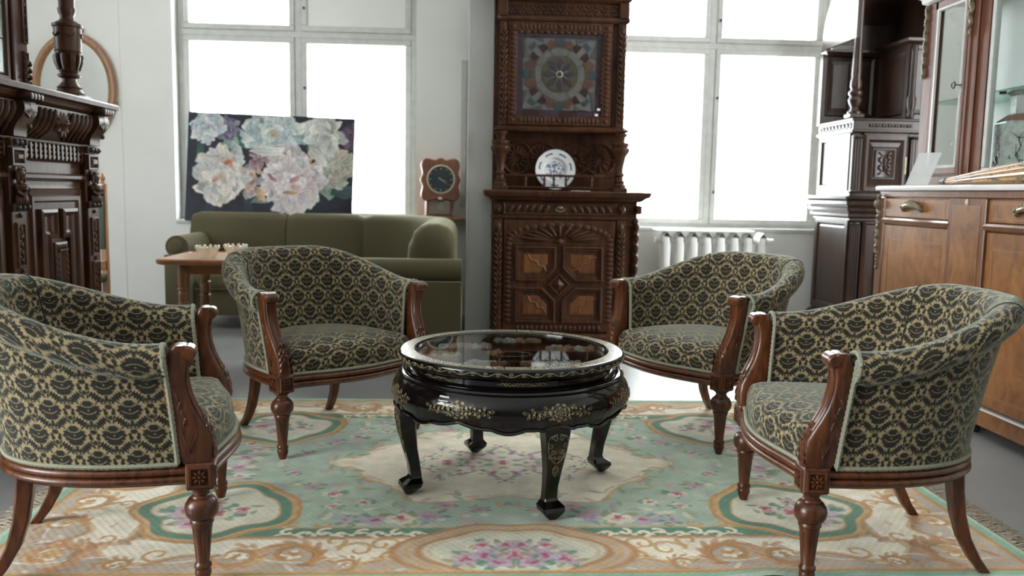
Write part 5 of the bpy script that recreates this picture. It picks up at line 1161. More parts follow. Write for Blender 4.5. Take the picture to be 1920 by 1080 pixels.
# ------------------------------------------------------------------ the rug
def rug_raster(nx, ny, hx, hy):
    g = np.random.default_rng(11); qx, qy = nx // 2 + 1, ny // 2 + 1
    y, x = np.mgrid[0:hy:qy * 1j, 0:hx:qx * 1j]; dx = hx / (qx - 1); dy = hy / (qy - 1)
    def vn(f, s=1):
        a = g.random((int(hy * f) + 3, int(hx * f) + 3)); yi, xi = y * f, x * f; y0, x0 = yi.astype(int), xi.astype(int); fy, fx = yi - y0, xi - x0; fy = fy * fy * (3 - 2 * fy); fx = fx * fx * (3 - 2 * fx)
        return ((a[y0, x0] * (1 - fx) + a[y0, x0 + 1] * fx) * (1 - fy) + (a[y0 + 1, x0] * (1 - fx) + a[y0 + 1, x0 + 1] * fx) * fy - .5) * s
    W1, W2 = vn(9, .05), vn(30, .02); wob = W1 + W2
    CR, CR2 = np.array((.78, .71, .55)), np.array((.83, .78, .65)); TA = np.array((.45, .24, .09)); TAL = np.array((.54, .335, .145)); BRN = np.array((.30, .14, .055)); TP = np.array((.47, .385, .30)); MI = np.array((.40, .495, .385)); MIL = np.array((.43, .50, .40)); DG = np.array((.12, .25, .165)); RED = np.array((.40, .075, .105)); PK = np.array((.56, .36, .36)); LIL = np.array((.40, .31, .38)); OLV = np.array((.27, .27, .14)); ORG = np.array((.55, .24, .10))
    im = np.empty((qy, qx, 3)); im[:] = CR
    def put(mask, col, a=1.0):
        m = np.clip(mask, 0, 1)[..., None] * a; im[:] = im * (1 - m) + np.array(col) * m
    def ln(d, w): return np.clip(1.3 - np.abs(d) / w, 0, 1)
    def into(d, e=.006): return np.clip(.5 - d / e, 0, 1)
    put(into(np.abs(vn(6)) - .10, .05), CR2, .7)
    de = np.minimum(hx - x, hy - y); sx = np.where(hx - x < hy - y, y, x)
    wave = .175 + .055 * np.sin(sx * 9.5 + 1.0) + .03 * np.sin(sx * 21) + W1 * .7; d = de - wave
    put(into(d), TP); put(ln(d, .009), TA); put(ln(d - .013, .007), TAL, .7); put(ln(de - .12 - W1 * .8, .006), TAL, .6); put(ln(de - .15 - .02 * np.sin(sx * 17), .005), CR2, .7)
    def spiral(cx, cy, r, a0, turns, sgn, col, w, alpha=.9):
        n = int(60 * turns + 20); t = np.linspace(0, 1, n); a = a0 + sgn * t * turns * 2 * PI; rr = r * (1 - t * .82); stroke(cx + rr * np.cos(a), cy + rr * np.sin(a), w * (1 - .4 * t), col, alpha)
    def stroke(px, py, w, col, alpha=.9):
        w = np.broadcast_to(w, px.shape)
        for X_, Y_, ww in zip(px, py, w):
            R = ww * 1.5 + .004; i0, i1 = max(0, int((Y_ - R) / dy)), min(qy, int((Y_ + R) / dy) + 2); j0, j1 = max(0, int((X_ - R) / dx)), min(qx, int((X_ + R) / dx) + 2)
            if i1 <= i0 or j1 <= j0: continue
            dd = np.hypot(x[i0:i1, j0:j1] - X_ + W2[i0:i1, j0:j1] * .4, y[i0:i1, j0:j1] - Y_ + W2[i0:i1, j0:j1] * .4); m = (np.clip(1.25 - dd / ww, 0, 1) * alpha)[..., None]; im[i0:i1, j0:j1] = im[i0:i1, j0:j1] * (1 - m) + np.array(col) * m
    def blob(cx, cy, a, b, ang, col, alpha=.9):
        R = max(a, b) * 1.3; i0, i1 = max(0, int((cy - R) / dy)), min(qy, int((cy + R) / dy) + 2); j0, j1 = max(0, int((cx - R) / dx)), min(qx, int((cx + R) / dx) + 2)
        if i1 <= i0 or j1 <= j0: return
        u, v = x[i0:i1, j0:j1] - cx, y[i0:i1, j0:j1] - cy; ca, sa = math.cos(ang), math.sin(ang); q = np.hypot((u * ca + v * sa) / a, (v * ca - u * sa) / b) + W2[i0:i1, j0:j1] * 14; m = (np.clip((1.12 - q) / .3, 0, 1) * alpha)[..., None]; im[i0:i1, j0:j1] = im[i0:i1, j0:j1] * (1 - m) + np.array(col) * m
    def rose(cx, cy, r, c1, c2, c3, leaves=4):
        for k in range(leaves): a = g.random() * 2 * PI; blob(cx + r * 1.05 * math.cos(a), cy + r * 1.05 * math.sin(a), r * .55, r * .24, a + g.normal() * .5, [DG, OLV, DG * 1.2][g.integers(3)], .75)
        for k in range(7): a = 2 * PI * k / 7 + g.random(); blob(cx + r * .58 * math.cos(a), cy + r * .58 * math.sin(a), r * .45, r * .34, a, [c1, c2, c1][g.integers(3)], .9)
        for k in range(5): a = 2 * PI * k / 5 + g.random(); blob(cx + r * .28 * math.cos(a), cy + r * .28 * math.sin(a), r * .28, r * .2, a, [c2, c3][g.integers(2)], .85)
        blob(cx, cy, r * .2, r * .17, 0, c3, .95)
    # acanthus scrolls of the border
    def acanthus(cx, cy, r, ang):
        spiral(cx, cy, r, ang, 1.25, 1, TAL, r * .20); spiral(cx, cy, r, ang, 1.25, 1, TA, r * .09); spiral(cx, cy, r * .8, ang + .5, 1.1, 1, BRN, r * .05)
        for k in range(9): a = ang + k * .55; blob(cx + r * 1.05 * math.cos(a), cy + r * 1.05 * math.sin(a), r * .34, r * .13, a + .9, [TA, TAL, ORG, BRN * 1.3][g.integers(4)], .75)
        rose(cx, cy, r * .42, CR2, TAL, TA, 0)
    for (cx, cy, r, a) in ((.66, .86, .085, 2.2), (.82, .87, .075, .4), (1.36, .86, .10, 2.0), (1.43, .42, .085, 1.2), (1.43, .62, .07, 3.0), (.50, .93, .05, 1.0), (1.15, .93, .05, 2.2), (1.46, .20, .06, .5)): acanthus(cx, cy, r, a)
    for (cx, cy, r, a, tn, s_) in ((.40, .79, .05, 3, 1.1, 1), (.47, .83, .06, 0, 1, -1), (.55, .77, .04, 2, 1.1, 1), (.36, .87, .04, 1, 1, -1), (1.05, .86, .05, 2, 1, -1), (1.25, .74, .05, 0, 1, 1), (1.32, .28, .05, 1, 1.1, -1), (1.30, .45, .04, 2, 1, 1)): spiral(cx, cy, r, a, tn, s_, TAL * 1.02, .009, .8)
    for k in range(16):
        t = k / 15; px, py = 1.12 + .30 * t + g.normal() * .02, .70 + .16 * t + .03 * math.sin(6 * t) + g.normal() * .02; blob(px, py, .035, .014, g.random() * PI, [TA, TAL, BRN * 1.2, ORG][g.integers(4)], .8)
    for k in range(60):
        px, py = (1.22 + .3 * g.random(), g.random() * .9) if g.random() < .45 else (g.random() * 1.4, .76 + .22 * g.random()); blob(px, py, .02 + .02 * g.random(), .008, g.random() * PI, [TA, TAL, TP, ORG, CR2][g.integers(5)], .55)
    # green field with its dark band
    fx, fy = 1.17, .735
    fd = np.maximum(x - fx, y - fy) + .4 * W2; inn = np.maximum(x - (fx - .055), y - (fy - .075)) + .4 * W2
    put(into(fd), DG); put(ln(fd, .010), TA); put(ln(fd - .014, .006), BRN, .5); put(into(inn), MI); put(ln(inn, .007), TAL)
    for k in range(9):
        px = .30 + k * .058
        if px < .76:
            r_ = .020 + .012 * g.random(); spiral(px, .708 - (.012 if k % 2 else 0), r_, 1.2 + (k % 2) * PI + g.normal() * .4, .8, 1 if k % 2 else -1, CR, .0075, .9); t = np.linspace(0, 1, 20); stroke(px + .07 * (t - .5), .722 - .03 * np.sin(t * 3.1) * (.4 + .6 * g.random()), .006, CR * .95, .8)
    for k in range(4): spiral(1.145, .06 + k * .06, .022, k, .9, 1, CR, .006, .8)
    field = into(inn); put(field * np.clip(vn(5) * 2 + .3, 0, 1), MI * 1.12, .5); put(field * np.clip(vn(12) * 2, 0, 1), MI * .86, .35)
    # sprays in the field
    for k in range(95):
        a = g.random() * PI / 2; rr = .60 + .42 * g.random(); px, py = rr * math.cos(a) * 1.12, rr * math.sin(a) * .92
        if px > 1.10 or py > .64: continue
        c = [MIL, CR, PK * .95, OLV * 1.2, MIL, CR, LIL][g.integers(7)]; blob(px, py, .035 * g.random() + .012, .013, g.random() * PI, c, .55)
    for (cx, cy, r) in ((.36, .585, .05), (.45, .60, .045), (.27, .565, .05), (.54, .595, .03), (.62, .35, .04), (.70, .28, .035), (.60, .47, .03), (.50, .44, .03), (1.02, .06, .06), (1.0, .17, .045), (1.05, .25, .035), (.80, .12, .03), (.22, .47, .035), (.10, .50, .03)): rose(cx, cy, r, [CR * .85, PK * .95, LIL * 1.25][g.integers(3)], [LIL * 1.1, CR * .8, PK * .9][g.integers(3)], [RED * 1.2, LIL * .8][g.integers(2)], 5)
    spiral(.60, .63, .03, 0, .9, 1, TAL, .008); spiral(.70, .63, .025, 2, .9, -1, TAL, .007); spiral(.52, .635, .02, 1, .9, 1, OLV, .006)
    # centre medallion
    th = np.arctan2(y / .47, x / .66); rc = np.hypot(x / .66, y / .47); md = (rc - (.93 + .075 * np.cos(6 * th) + .04 * np.cos(10 * th + 1)) + wob * 1.4) * .5
    put(into(md, .012), CR * .97); put(ln(md, .008), TAL, .8); put(ln(md + .02, .006) * np.clip(vn(16) * 5 + .4, 0, 1), OLV, .6); put(into(md + .03, .1) * np.clip(vn(7) * 2 + .2, 0, 1), TP * 1.25, .25)
    for k in range(26):
        a = g.random() * PI / 2; px, py = .62 * math.cos(a), .42 * math.sin(a); blob(px + g.normal() * .03, py + g.normal() * .03, .03, .011, g.random() * PI, [OLV, TAL, DG * 1.4, PK][g.integers(4)], .65)
    for (cx, cy, r) in ((.0, .0, .055), (.12, .05, .045), (.22, .01, .05), (.05, .13, .035), (.17, .14, .035), (.29, .08, .03), (.0, .21, .03), (.33, .0, .025), (.25, .18, .022)): rose(cx, cy, r, CR * .93, [PK, LIL, PK][g.integers(3)], RED, 6)
    # corner medallions
    cx, cy = .975, .505; ang = np.arctan2(y - cy, x - cx); rm = np.hypot((x - cx) / .245, (y - cy) / .235); lobe = .94 + .07 * np.cos(4 * ang + .8) + .035 * np.cos(7 * ang)
    dm = (rm - lobe + wob * .6) * .24
    put(into(dm - .045), TAL); put(into(dm - .03), TAL * 1.08); put(into(dm - .012), DG); put(ln(dm - .036 - .004 * np.sin(ang * 24), .007), TA, .8); put(into(dm + .028), CR * .8 + MIL * .2); put(ln(dm + .028, .006), TAL, .7); put(into(dm + .05, .03) * np.clip(vn(9) * 2 + .4, 0, 1), MIL, .5)
    for (ox, oy, r, c1) in ((.10, .02, .062, LIL * 1.35), (.0, .03, .06, CR * .95), (.05, .11, .055, LIL * 1.3), (-.08, -.01, .045, CR * .95), (.02, -.07, .03, PK)): rose(cx + ox, cy + oy, r, c1, PK, RED, 7)
    # cartouches on the long sides and on the short ends
    for (cx, cy, a, b) in ((0, .845, .285, .17), (1.36, 0, .15, .25)):
        ang = np.arctan2(y - cy, x - cx); rm = np.hypot((x - cx) / a, (y - cy) / b); lobe = .97 + .055 * np.cos(6 * ang) ; dm = (rm - lobe + wob * .8) * min(a, b)
        put(into(dm - .04), TP * 1.05); put(ln(dm - .045, .010), TA); put(ln(dm - .022, .008), TAL, .8); put(into(dm), CR * .55 + MIL * .42); put(ln(dm, .010), TA); put(ln(dm + .02, .006), TAL, .5)
        for (ox, oy, r) in ((-.0, .03, .06), (.09, .02, .05), (.05, .08, .04), (.15, .05, .045), (.02, -.05, .035), (.10, -.05, .03)):
            if cx == 0: rose(ox, cy + oy, r, [CR * .9, PK, LIL * 1.2][g.integers(3)], [PK, LIL][g.integers(2)], RED, 7)
            else: rose(cx + oy * .9, ox, r * .9, [CR * .9, PK][g.integers(2)], [PK, LIL][g.integers(2)], RED, 6)
    # edge stripes
    put(into(de - .072), TAL); put(into(de - .062), TA * 1.02); put(into(de - .050), DG * 1.25 + MI * .25); put(into(de - .022), MI * 1.05)
    full = np.empty((2 * qy - 1, 2 * qx - 1, 3)); full[qy - 1:, qx - 1:] = im; full[qy - 1:, :qx] = im[:, ::-1]; full[:qy] = full[qy - 1:][::-1]
    bl = g.random((full.shape[0] // 6 + 2, full.shape[1] // 6 + 2)); bl = np.kron(bl, np.ones((6, 6)))[:full.shape[0], :full.shape[1]]; k5 = np.ones(9) / 9; bl = np.apply_along_axis(lambda r: np.convolve(r, k5, 'same'), 1, bl); bl = np.apply_along_axis(lambda r: np.convolve(r, k5, 'same'), 0, bl)
    full *= 1 + (bl[..., None] - .5) * .32; full *= 1 + (g.random(full.shape[:2])[..., None] - .5) * .18; return np.clip(full, 0, 1)
M['rug'] = vcol_mat('wool_pile', .95, 420, .16, .35, weave=230, sheen=.12)
RHX, RHY = 1.585, 1.045; rnx, rny = 661, 437
rug = thing('floral_rug', 'large mint and cream floral rug with a tan scroll border under the chairs', 'rug', (.155, 3.296, 0))
def rugpos(u, v):
    x, y = (u * 2 - 1) * RHX, (v * 2 - 1) * RHY; ed = np.minimum(np.minimum(u, 1 - u) * 2 * RHX, np.minimum(v, 1 - v) * 2 * RHY)
    z = .0118 - .006 * np.clip(1 - ed / .01, 0, 1) ** 2 + .020 * np.exp(-((x - .72) / .10) ** 2 - ((y + RHY) / .06) ** 2) + .012 * np.exp(-((x - 1.0) / .07) ** 2 - ((y + RHY) / .05) ** 2)
    return x, y, z
vgrid('pile', rnx, rny, rugpos, rug_raster(rnx, rny, RHX, RHY), M['rug'], rug)
mb = MB(); mb.box(-RHX, RHX, -RHY + .002, RHY, .0005, .0055); mb.build('backing', plain('rug_backing', (.30, .28, .22), .95), rug, smooth=0)
FR = plain('cotton_fringe', (.46, .40, .31), .95, var=.3, nscale=120)
for s_ in (-1, 1):
    mb = MB(); r6 = random.Random(31 + s_); n = 210
    for k in range(n):
        y = -RHY + 2 * RHY * (k + .5) / n
        for j in range(3):
            a = r6.uniform(-.03, .03); b = r6.uniform(.045, .10); mb.tube([(s_ * (RHX - .004), y + r6.uniform(-.003, .003), .007), (s_ * (RHX + b * .5), y + a * .5, .006 + r6.random() * .012), (s_ * (RHX + b), y + a * 1.6, .003 + r6.random() * .004)], [.0020, .0017, .0010], 4)
    stuff(mb.build('fringe', FR, rug))

# ------------------------------------------------------------------ upholstered tub armchairs
WL = M['walnut']; DM = M['damask']; BRD = M['braid']
def make_chair(label, group):
    root = thing('tub_armchair', label, 'armchair', (0, 0, 0), 0, group)
    def base(a, A=.330, B=.520, n=2.5): c, s = math.cos(a), math.sin(a); return np.array((A * math.copysign(abs(c) ** (2 / n), c), -B * abs(s) ** (2 / n)))
    N = 61
    Pb, tb = arc_path(lambda t: base(PI * t, .330, .468) + (0, -.052), N, 800); Pt, tt = arc_path(lambda t: base(PI * t, .372, .545, 2.6) + (0, -.080), N, 800)
    s = np.linspace(0, 1, N); sp = 1 - np.abs(1 - 2 * s); q = np.clip((sp - .05) / .75, 0, 1); ztop = .672 + .132 * q * q * (3 - 2 * q)
    Nb, Nt = -normals2(Pb), -normals2(Pt)
    if Nt[N // 2][1] > 0: Nb, Nt = -Nb, -Nt
    Lt = tt[-1]
    def at(i, o, z):
        f = np.clip((z - .335) / (ztop[i] - .335), 0, 1.0); f2 = f ** 1.15; p = Pb[i] * (1 - f2) + Pt[i] * f2; n = Nb[i] * (1 - f2) + Nt[i] * f2; n = n / np.linalg.norm(n); return (p[0] + n[0] * o, p[1] + n[1] * o, z)
    R = .048
    def inner(i):
        zt = ztop[i]; c = (.006, zt - R); pts = [(-.040, .36), (-.040, .42), (-.036, .50), (-.036, .56), (-.036, zt - .07)]
        pts += [(c[0] + R * math.cos(a), c[1] + R * math.sin(a)) for a in np.linspace(PI, -1.15, 14)]; return pts
    P, UV = [], []
    for i in range(N):
        pts = inner(i); row = [at(i, o, z) for o, z in pts]; L = np.r_[0, np.cumsum([math.hypot(b[0] - a[0], b[1] - a[1]) for a, b in zip(pts[:-1], pts[1:])])]; u = (s[i] - .5) * (tt[-1] * .5 + tb[-1] * .5); P.append(row); UV.append([(u, .02 + l) for l in L])
    mb = MB(); mb.grid(P, uv=UV); b = 5
    for i in (0, N - 1): ring = P[i][4:]; uvs = [[(.3 + (p[1] + p[0]) * .5, p[2]) for p in ring]]; mb.add(ring, [list(range(len(ring)))], uvs)
    bk = mb.build('upholstered_back', DM, root, smooth=60)
    for f in (.325, .675):
        i = int(f * (N - 1)); mb = MB(); mb.tube([tuple(V(*p) * 1.0) for p in P[i][1:14]], .0028, 5); mb.build('seam', M['seam'], bk)
    # outside cover
    Po, UVo = [], []
    for i in range(N):
        zs = np.linspace(.333, ztop[i] - R * 1.7, 9); Po.append([at(i, .024 - .008 * (k / 8) ** 2 - .003 * math.sin(PI * k / 8), z) for k, z in enumerate(zs)]); u = (s[i] - .5) * (tt[-1] * .5 + tb[-1] * .5) * 1.06 + .05; UVo.append([(u, z + .013) for z in zs])
    mb = MB(); mb.grid(Po, uv=UVo); mb.build('outer_cover', DM, root, smooth=60)
    def braid(pts, r=.0075, name='braid', par=root):
        pts = [V(*p) for p in pts]; d = np.r_[0, np.cumsum([np.linalg.norm(b - a) for a, b in zip(pts[:-1], pts[1:])])]; n = max(6, int(d[-1] / .0075)); t = np.linspace(0, d[-1], n); A = np.array(pts); Q = np.stack([np.interp(t, d, A[:, k]) for k in range(3)], 1)
        mb = MB(); mb.tube(Q, [r * (1 + .16 * (1 if k % 2 else -1)) for k in range(n)], 6); return mb.build(name, BRD, par)
    braid([at(i, .027, .343) for i in range(N)], .0065); braid([at(i, .026, ztop[i] - R * 1.60) for i in range(N)], .0065)
    braid([at(0, .030, z) for z in np.linspace(.345, ztop[0] - .02, 12)], .0075); braid([at(N - 1, .030, z) for z in np.linspace(.345, ztop[0] - .02, 12)], .0075)
    braid([at(0, -.040, z) for z in np.linspace(.43, ztop[0] - .05, 10)] + [at(0, .006 + .045 * math.cos(a), ztop[0] - R + .045 * math.sin(a)) for a in np.linspace(2.8, -.6, 9)], .007)
    braid([at(N - 1, -.040, z) for z in np.linspace(.43, ztop[0] - .05, 10)] + [at(N - 1, .006 + .045 * math.cos(a), ztop[0] - R + .045 * math.sin(a)) for a in np.linspace(2.8, -.6, 9)], .007)
    # seat: outline = inside of the tub and a bowed front
    side = [(Pb[i][0] - Nb[i][0] * .038, Pb[i][1] - Nb[i][1] * .038) for i in range(2, N - 2)]
    bow = lambda x: .055 * math.cos(PI * min(1, abs(x) / .335) / 2) ** 1.6 + .012
    fr = [(x, bow(x)) for x in np.linspace(-.292, .292, 25)]
    ol = np.array(side + fr); ce = np.array((0, -.22)); rings = []
    for (k, z) in ((1.0, .328), (1.012, .36), (1.008, .395), (.985, .418), (.95, .432), (.87, .445), (.70, .458), (.45, .466), (.2, .469)):
        rings.append([(ce[0] + (p[0] - ce[0]) * k, ce[1] + (p[1] - ce[1]) * k, z) for p in ol])
    uvr = [[(p[0], -p[1] - max(0, .44 - p[2])) for p in r] for r in rings]
    mb = MB(); mb.grid(rings, cu=True, uv=uvr); n = len(ol); mb.add(rings[-1], [list(range(n))], [[q for q in uvr[-1]]]); mb.build('seat', DM, root, smooth=60)
    braid([(x, bow(x) + .008, .342) for x in np.linspace(-.296, .296, 25)], .007)
    # moulded rails
    rail = [(-.03, .337), (.014, .337), (.020, .335), (.028, .332), (.033, .326), (.0335, .320), (.029, .3145), (.021, .3125), (.029, .3100), (.036, .304), (.036, .298), (.030, .292), (.022, .290), (.018, .284), (-.03, .284)]
    mb = MB(); Pr = np.vstack([[(.330, .0)], Pb, [(-.330, .0)]]); sweep(mb, Pr, rail, flip=-1 if (-normals2(Pb)[N // 2] @ Nb[N // 2]) > 0 else 1); mb.build('seat_rail', WL, root, smooth=50)
    mb = MB(); q = np.array([(x, bow(x) - .012) for x in np.linspace(-.315, .315, 33)]); nn = normals2(q); sweep(mb, q, rail, flip=1 if nn[16][1] > 0 else -1); mb.build('front_rail', WL, root, smooth=50)
    for sx in (-1, 1):
        X0 = .334 * sx
        # turned front leg with a carved block
        mb = MB(); mb.box(X0 - .036, X0 + .036, -.034, .038, .272, .345, .004); lg = mb.build('leg', WL, root, smooth=0)
        mb = MB(); fl = lambda r, z, a: r * (1 - .10 * max(0, math.cos(8 * a)) ** 2) if .06 < z < .160 else r
        mb.lathe([(.030, .273), (.031, .268), (.023, .262), (.0215, .252), (.026, .248), (.027, .244), (.034, .240), (.0425, .226), (.0450, .212), (.0425, .198), (.034, .186), (.029, .183), (.0315, .179), (.0315, .173), (.028, .170), (.0275, .160), (.0265, .158), (.0180, .062), (.0180, .060), (.0225, .055), (.0235, .047), (.0200, .041), (.0215, .036), (.0225, .030), (.0130, .0)], c=(X0, .002, 0), seg=32, mod=fl); mb.build('turned_shaft', WL, lg)
        mb = MB()
        def ros(mb):
            mb.rects([(-.030, .030, .278, .339, .0), (-.027, .027, .281, .336, -.005), (-.022, .022, .286, .331, -.005), (-.020, .020, .288, .329, .0)])
            for k in range(8): a = k * PI / 4; mb.petal(.012 * math.cos(a), .3085 + .013 * math.sin(a), 0, a, .018, .009, .007)
            mb.petal(0, .3085, -.003, 0, .010, .010, .007)
        mb.M = Matrix.Translation((X0, .038, 0)) @ Matrix.Rotation(PI, 4, 'Z'); ros(mb); mb.M = Matrix.Translation((X0 + sx * .036, .002, 0)) @ Matrix.Rotation(PI / 2 * sx, 4, 'Z'); ros(mb); mb.build('rosette', WL, lg)
        # arm support
        ys = [(.340, -.003, .080), (.36, -.007, .096), (.39, -.012, .106), (.42, -.016, .102), (.45, -.024, .090), (.48, -.035, .080), (.51, -.044, .070), (.54, -.050, .064), (.57, -.053, .060), (.60, -.052, .058), (.625, -.047, .057), (.645, -.041, .055), (.660, -.038, .048), (.668, -.038, .026)]
        P = []
        for (z, y, d) in ys:
            f = (z - .34) / .32; xc = X0 + sx * .034 * f; w = .056 + .006 * f; row = []
            for k in range(20):
                a = 2 * PI * k / 20; c_, s_ = math.cos(a), math.sin(a); row.append((xc + w / 2 * math.copysign(abs(c_) ** .55, c_), y + d / 2 * math.copysign(abs(s_) ** .55, s_), z))
            P.append(row)
        mb = MB(); mb.grid(P, cu=True, caps=True); po = mb.build('arm_support', WL, root)
        xt = X0 + sx * .034; mb = MB(); mb.lathe([(.006, -.031), (.014, -.031), (.016, -.027), (.020, -.024), (.020, .024), (.016, .027), (.014, .031), (.006, .031)], c=(xt, -.018, .647), seg=18, ax='x'); mb.build('scroll', WL, po)
        mb = MB()
        for z0_, z1_ in ((.36, .63),):
            for o in (-.018, .018): mb.tube([(X0 + sx * .034 * (z - .34) / .32 + o, y + d / 2 - .001, z) for (z, y, d) in ys[4:12]], .004, 6)
        mb.build('bead', WL, po); yf = lambda z: float(np.interp(z, [k[0] for k in ys], [k[1] + k[2] / 2 for k in ys])); xo = lambda z: .034 - (.037 * (z - .34) / .32 + .028) + .002
        mb = MB(); mb.M = Matrix.Translation((X0 + sx * .008, .037, 0)) @ Matrix.Rotation(PI, 4, 'Z')
        for k in range(5):
            for s2 in (-1, 1): mb.petal(s2 * .012, .368 + k * .022, .037 - yf(.368 + k * .022) + .003, PI / 2 + s2 * .45, .036, .012, .007)
        for k in range(4): mb.petal(0, .372 + k * .028, .037 - yf(.372 + k * .028) + .002, PI / 2, .034, .011, .008)
        mb.M = Matrix.Translation((X0 + sx * .034, -.016, 0)) @ Matrix.Rotation(PI / 2 * sx, 4, 'Z')
        for k in range(5):
            a = -.5 + k * .25; mb.petal(.022 * math.sin(a) - .004, .40 + .02 * math.cos(a * 2), xo(.40), PI / 2 - a * .7, .085, .011, .008)
        for k in range(4): mb.petal(sx * (-.014 - k * .006), .465 + k * .022, xo(.465 + k * .022), PI / 2 + (.3 if k % 2 else -.3), .036, .010, .006)
        mb.build('carved_leaf', WL, po)
        # sabre rear leg
        pth = [(.205, -.455, .30), (.207, -.460, .24), (.210, -.470, .17), (.214, -.490, .10), (.219, -.522, .04), (.223, -.552, .0)]; P = []
        for k, (x, y, z) in enumerate(pth):
            w = .044 - .012 * k / 5; d = .046 - .014 * k / 5; P.append([(sx * x + w / 2 * a, y + d / 2 * b, z) for a, b in ((-1, -.7), (-.7, -1), (.7, -1), (1, -.7), (1, .7), (.7, 1), (-.7, 1), (-1, .7))])
        mb = MB(); mb.grid(P, cu=True, caps=True); mb.build('leg', WL, root, smooth=30)
    return root
CH = [((-.7789, 2.5846), 1.3628, 'damask tub armchair in the foreground before the carved sideboard, facing the table'), ((-.4734, 3.5606), 2.4256, 'damask tub armchair in front of the olive sofa'), ((.8948, 3.7019), -2.1177, 'damask tub armchair in front of the radiator'), ((.9814, 2.5534), -1.5117, 'damask tub armchair in the foreground with its back to the burl sideboard')]
ch0 = make_chair(CH[0][2], 'green damask tub armchairs around the low table')
for i, ((x, y), a, lb) in enumerate(CH):
    if i == 0: ch0.location = (x, y, .0125); ch0.rotation_euler = (0, 0, -a)
    else: dup(ch0, (x, y, .0125), -a, lb)

# ------------------------------------------------------------------ black lacquer table
tb = thing('lacquer_table', 'round black lacquer coffee table with gold flowers and inlaid glass top', 'table', (.168, 3.070, .0125))
LQ, GD = M['lacquer'], M['gold']
AZ = [math.radians(a) for a in (-161.2, -71.2, 18.8, 108.8)]
aprof = [(.378, .432), (.392, .440), (.404, .436), (.410, .428), (.406, .420), (.412, .414), (.424, .400), (.433, .380), (.437, .360), (.434, .344), (.426, .332)]
def arad(z):
    zs = [p[1] for p in aprof[5:]][::-1]; rs = [p[0] for p in aprof[5:]][::-1]; return float(np.interp(z, zs, rs))
mb = MB(); mb.lathe([(.30, .470), (.392, .472), (.402, .478), (.410, .484), (.412, .490), (.412, .500), (.408, .507), (.402, .5095), (.352, .5095), (.346, .506), (.344, .498), (.344, .485), (.335, .482)], seg=96, caps=False); mb.build('rim', LQ, tb)
mb = MB(); mb.lathe([(.001, .483), (.340, .483)], seg=64); fld = mb.build('inlaid_field', plain('dark_field', (.012, .008, .008), .12, spec=.6), tb)
mb = MB(); mb.lathe([(.36, .430), (.376, .434), (.378, .440), (.372, .446), (.372, .462), (.380, .468), (.386, .474)], seg=96, caps=False); mb.build('waist', LQ, tb)
mb = MB(); P = []
NA = 192
for (r, z) in aprof: P.append([(r * math.cos(2 * PI * k / NA), r * math.sin(2 * PI * k / NA), z) for k in range(NA)])
def lower(k):
    a = 2 * PI * k / NA - AZ[0]; ph = (a % (PI / 2)) / (PI / 2); u = abs(ph - .5) * 2   # 0 mid side .. 1 leg
    z = .318 + .010 * math.cos(u * PI * 2.0) - .008 * abs(math.sin(u * PI * 3)) - .006 * (u > .8); return z
row1, row2 = [], []
for k in range(NA): a = 2 * PI * k / NA; z = lower(k); row1.append((.422 * math.cos(a), .422 * math.sin(a), z)); row2.append((.402 * math.cos(a), .402 * math.sin(a), z + .002))
P += [row1, row2, [(.40 * math.cos(2 * PI * k / NA), .40 * math.sin(2 * PI * k / NA), .40) for k in range(NA)]]
mb.grid(P, cu=True); ap_ = mb.build('apron', LQ, tb, smooth=50)
mb = MB(); mb.tube([(.424 * math.cos(2 * PI * k / NA), .424 * math.sin(2 * PI * k / NA), lower(k) + .003) for k in range(NA)], .0055, 6, closed=True); mb.build('scalloped_edge', LQ, ap_)
mb = MB(); mb.lathe([(.001, .5015), (.345, .5015), (.345, .5055), (.001, .5055)], seg=64, caps=False); mb.build('glass_top', M['top_glass'], tb)
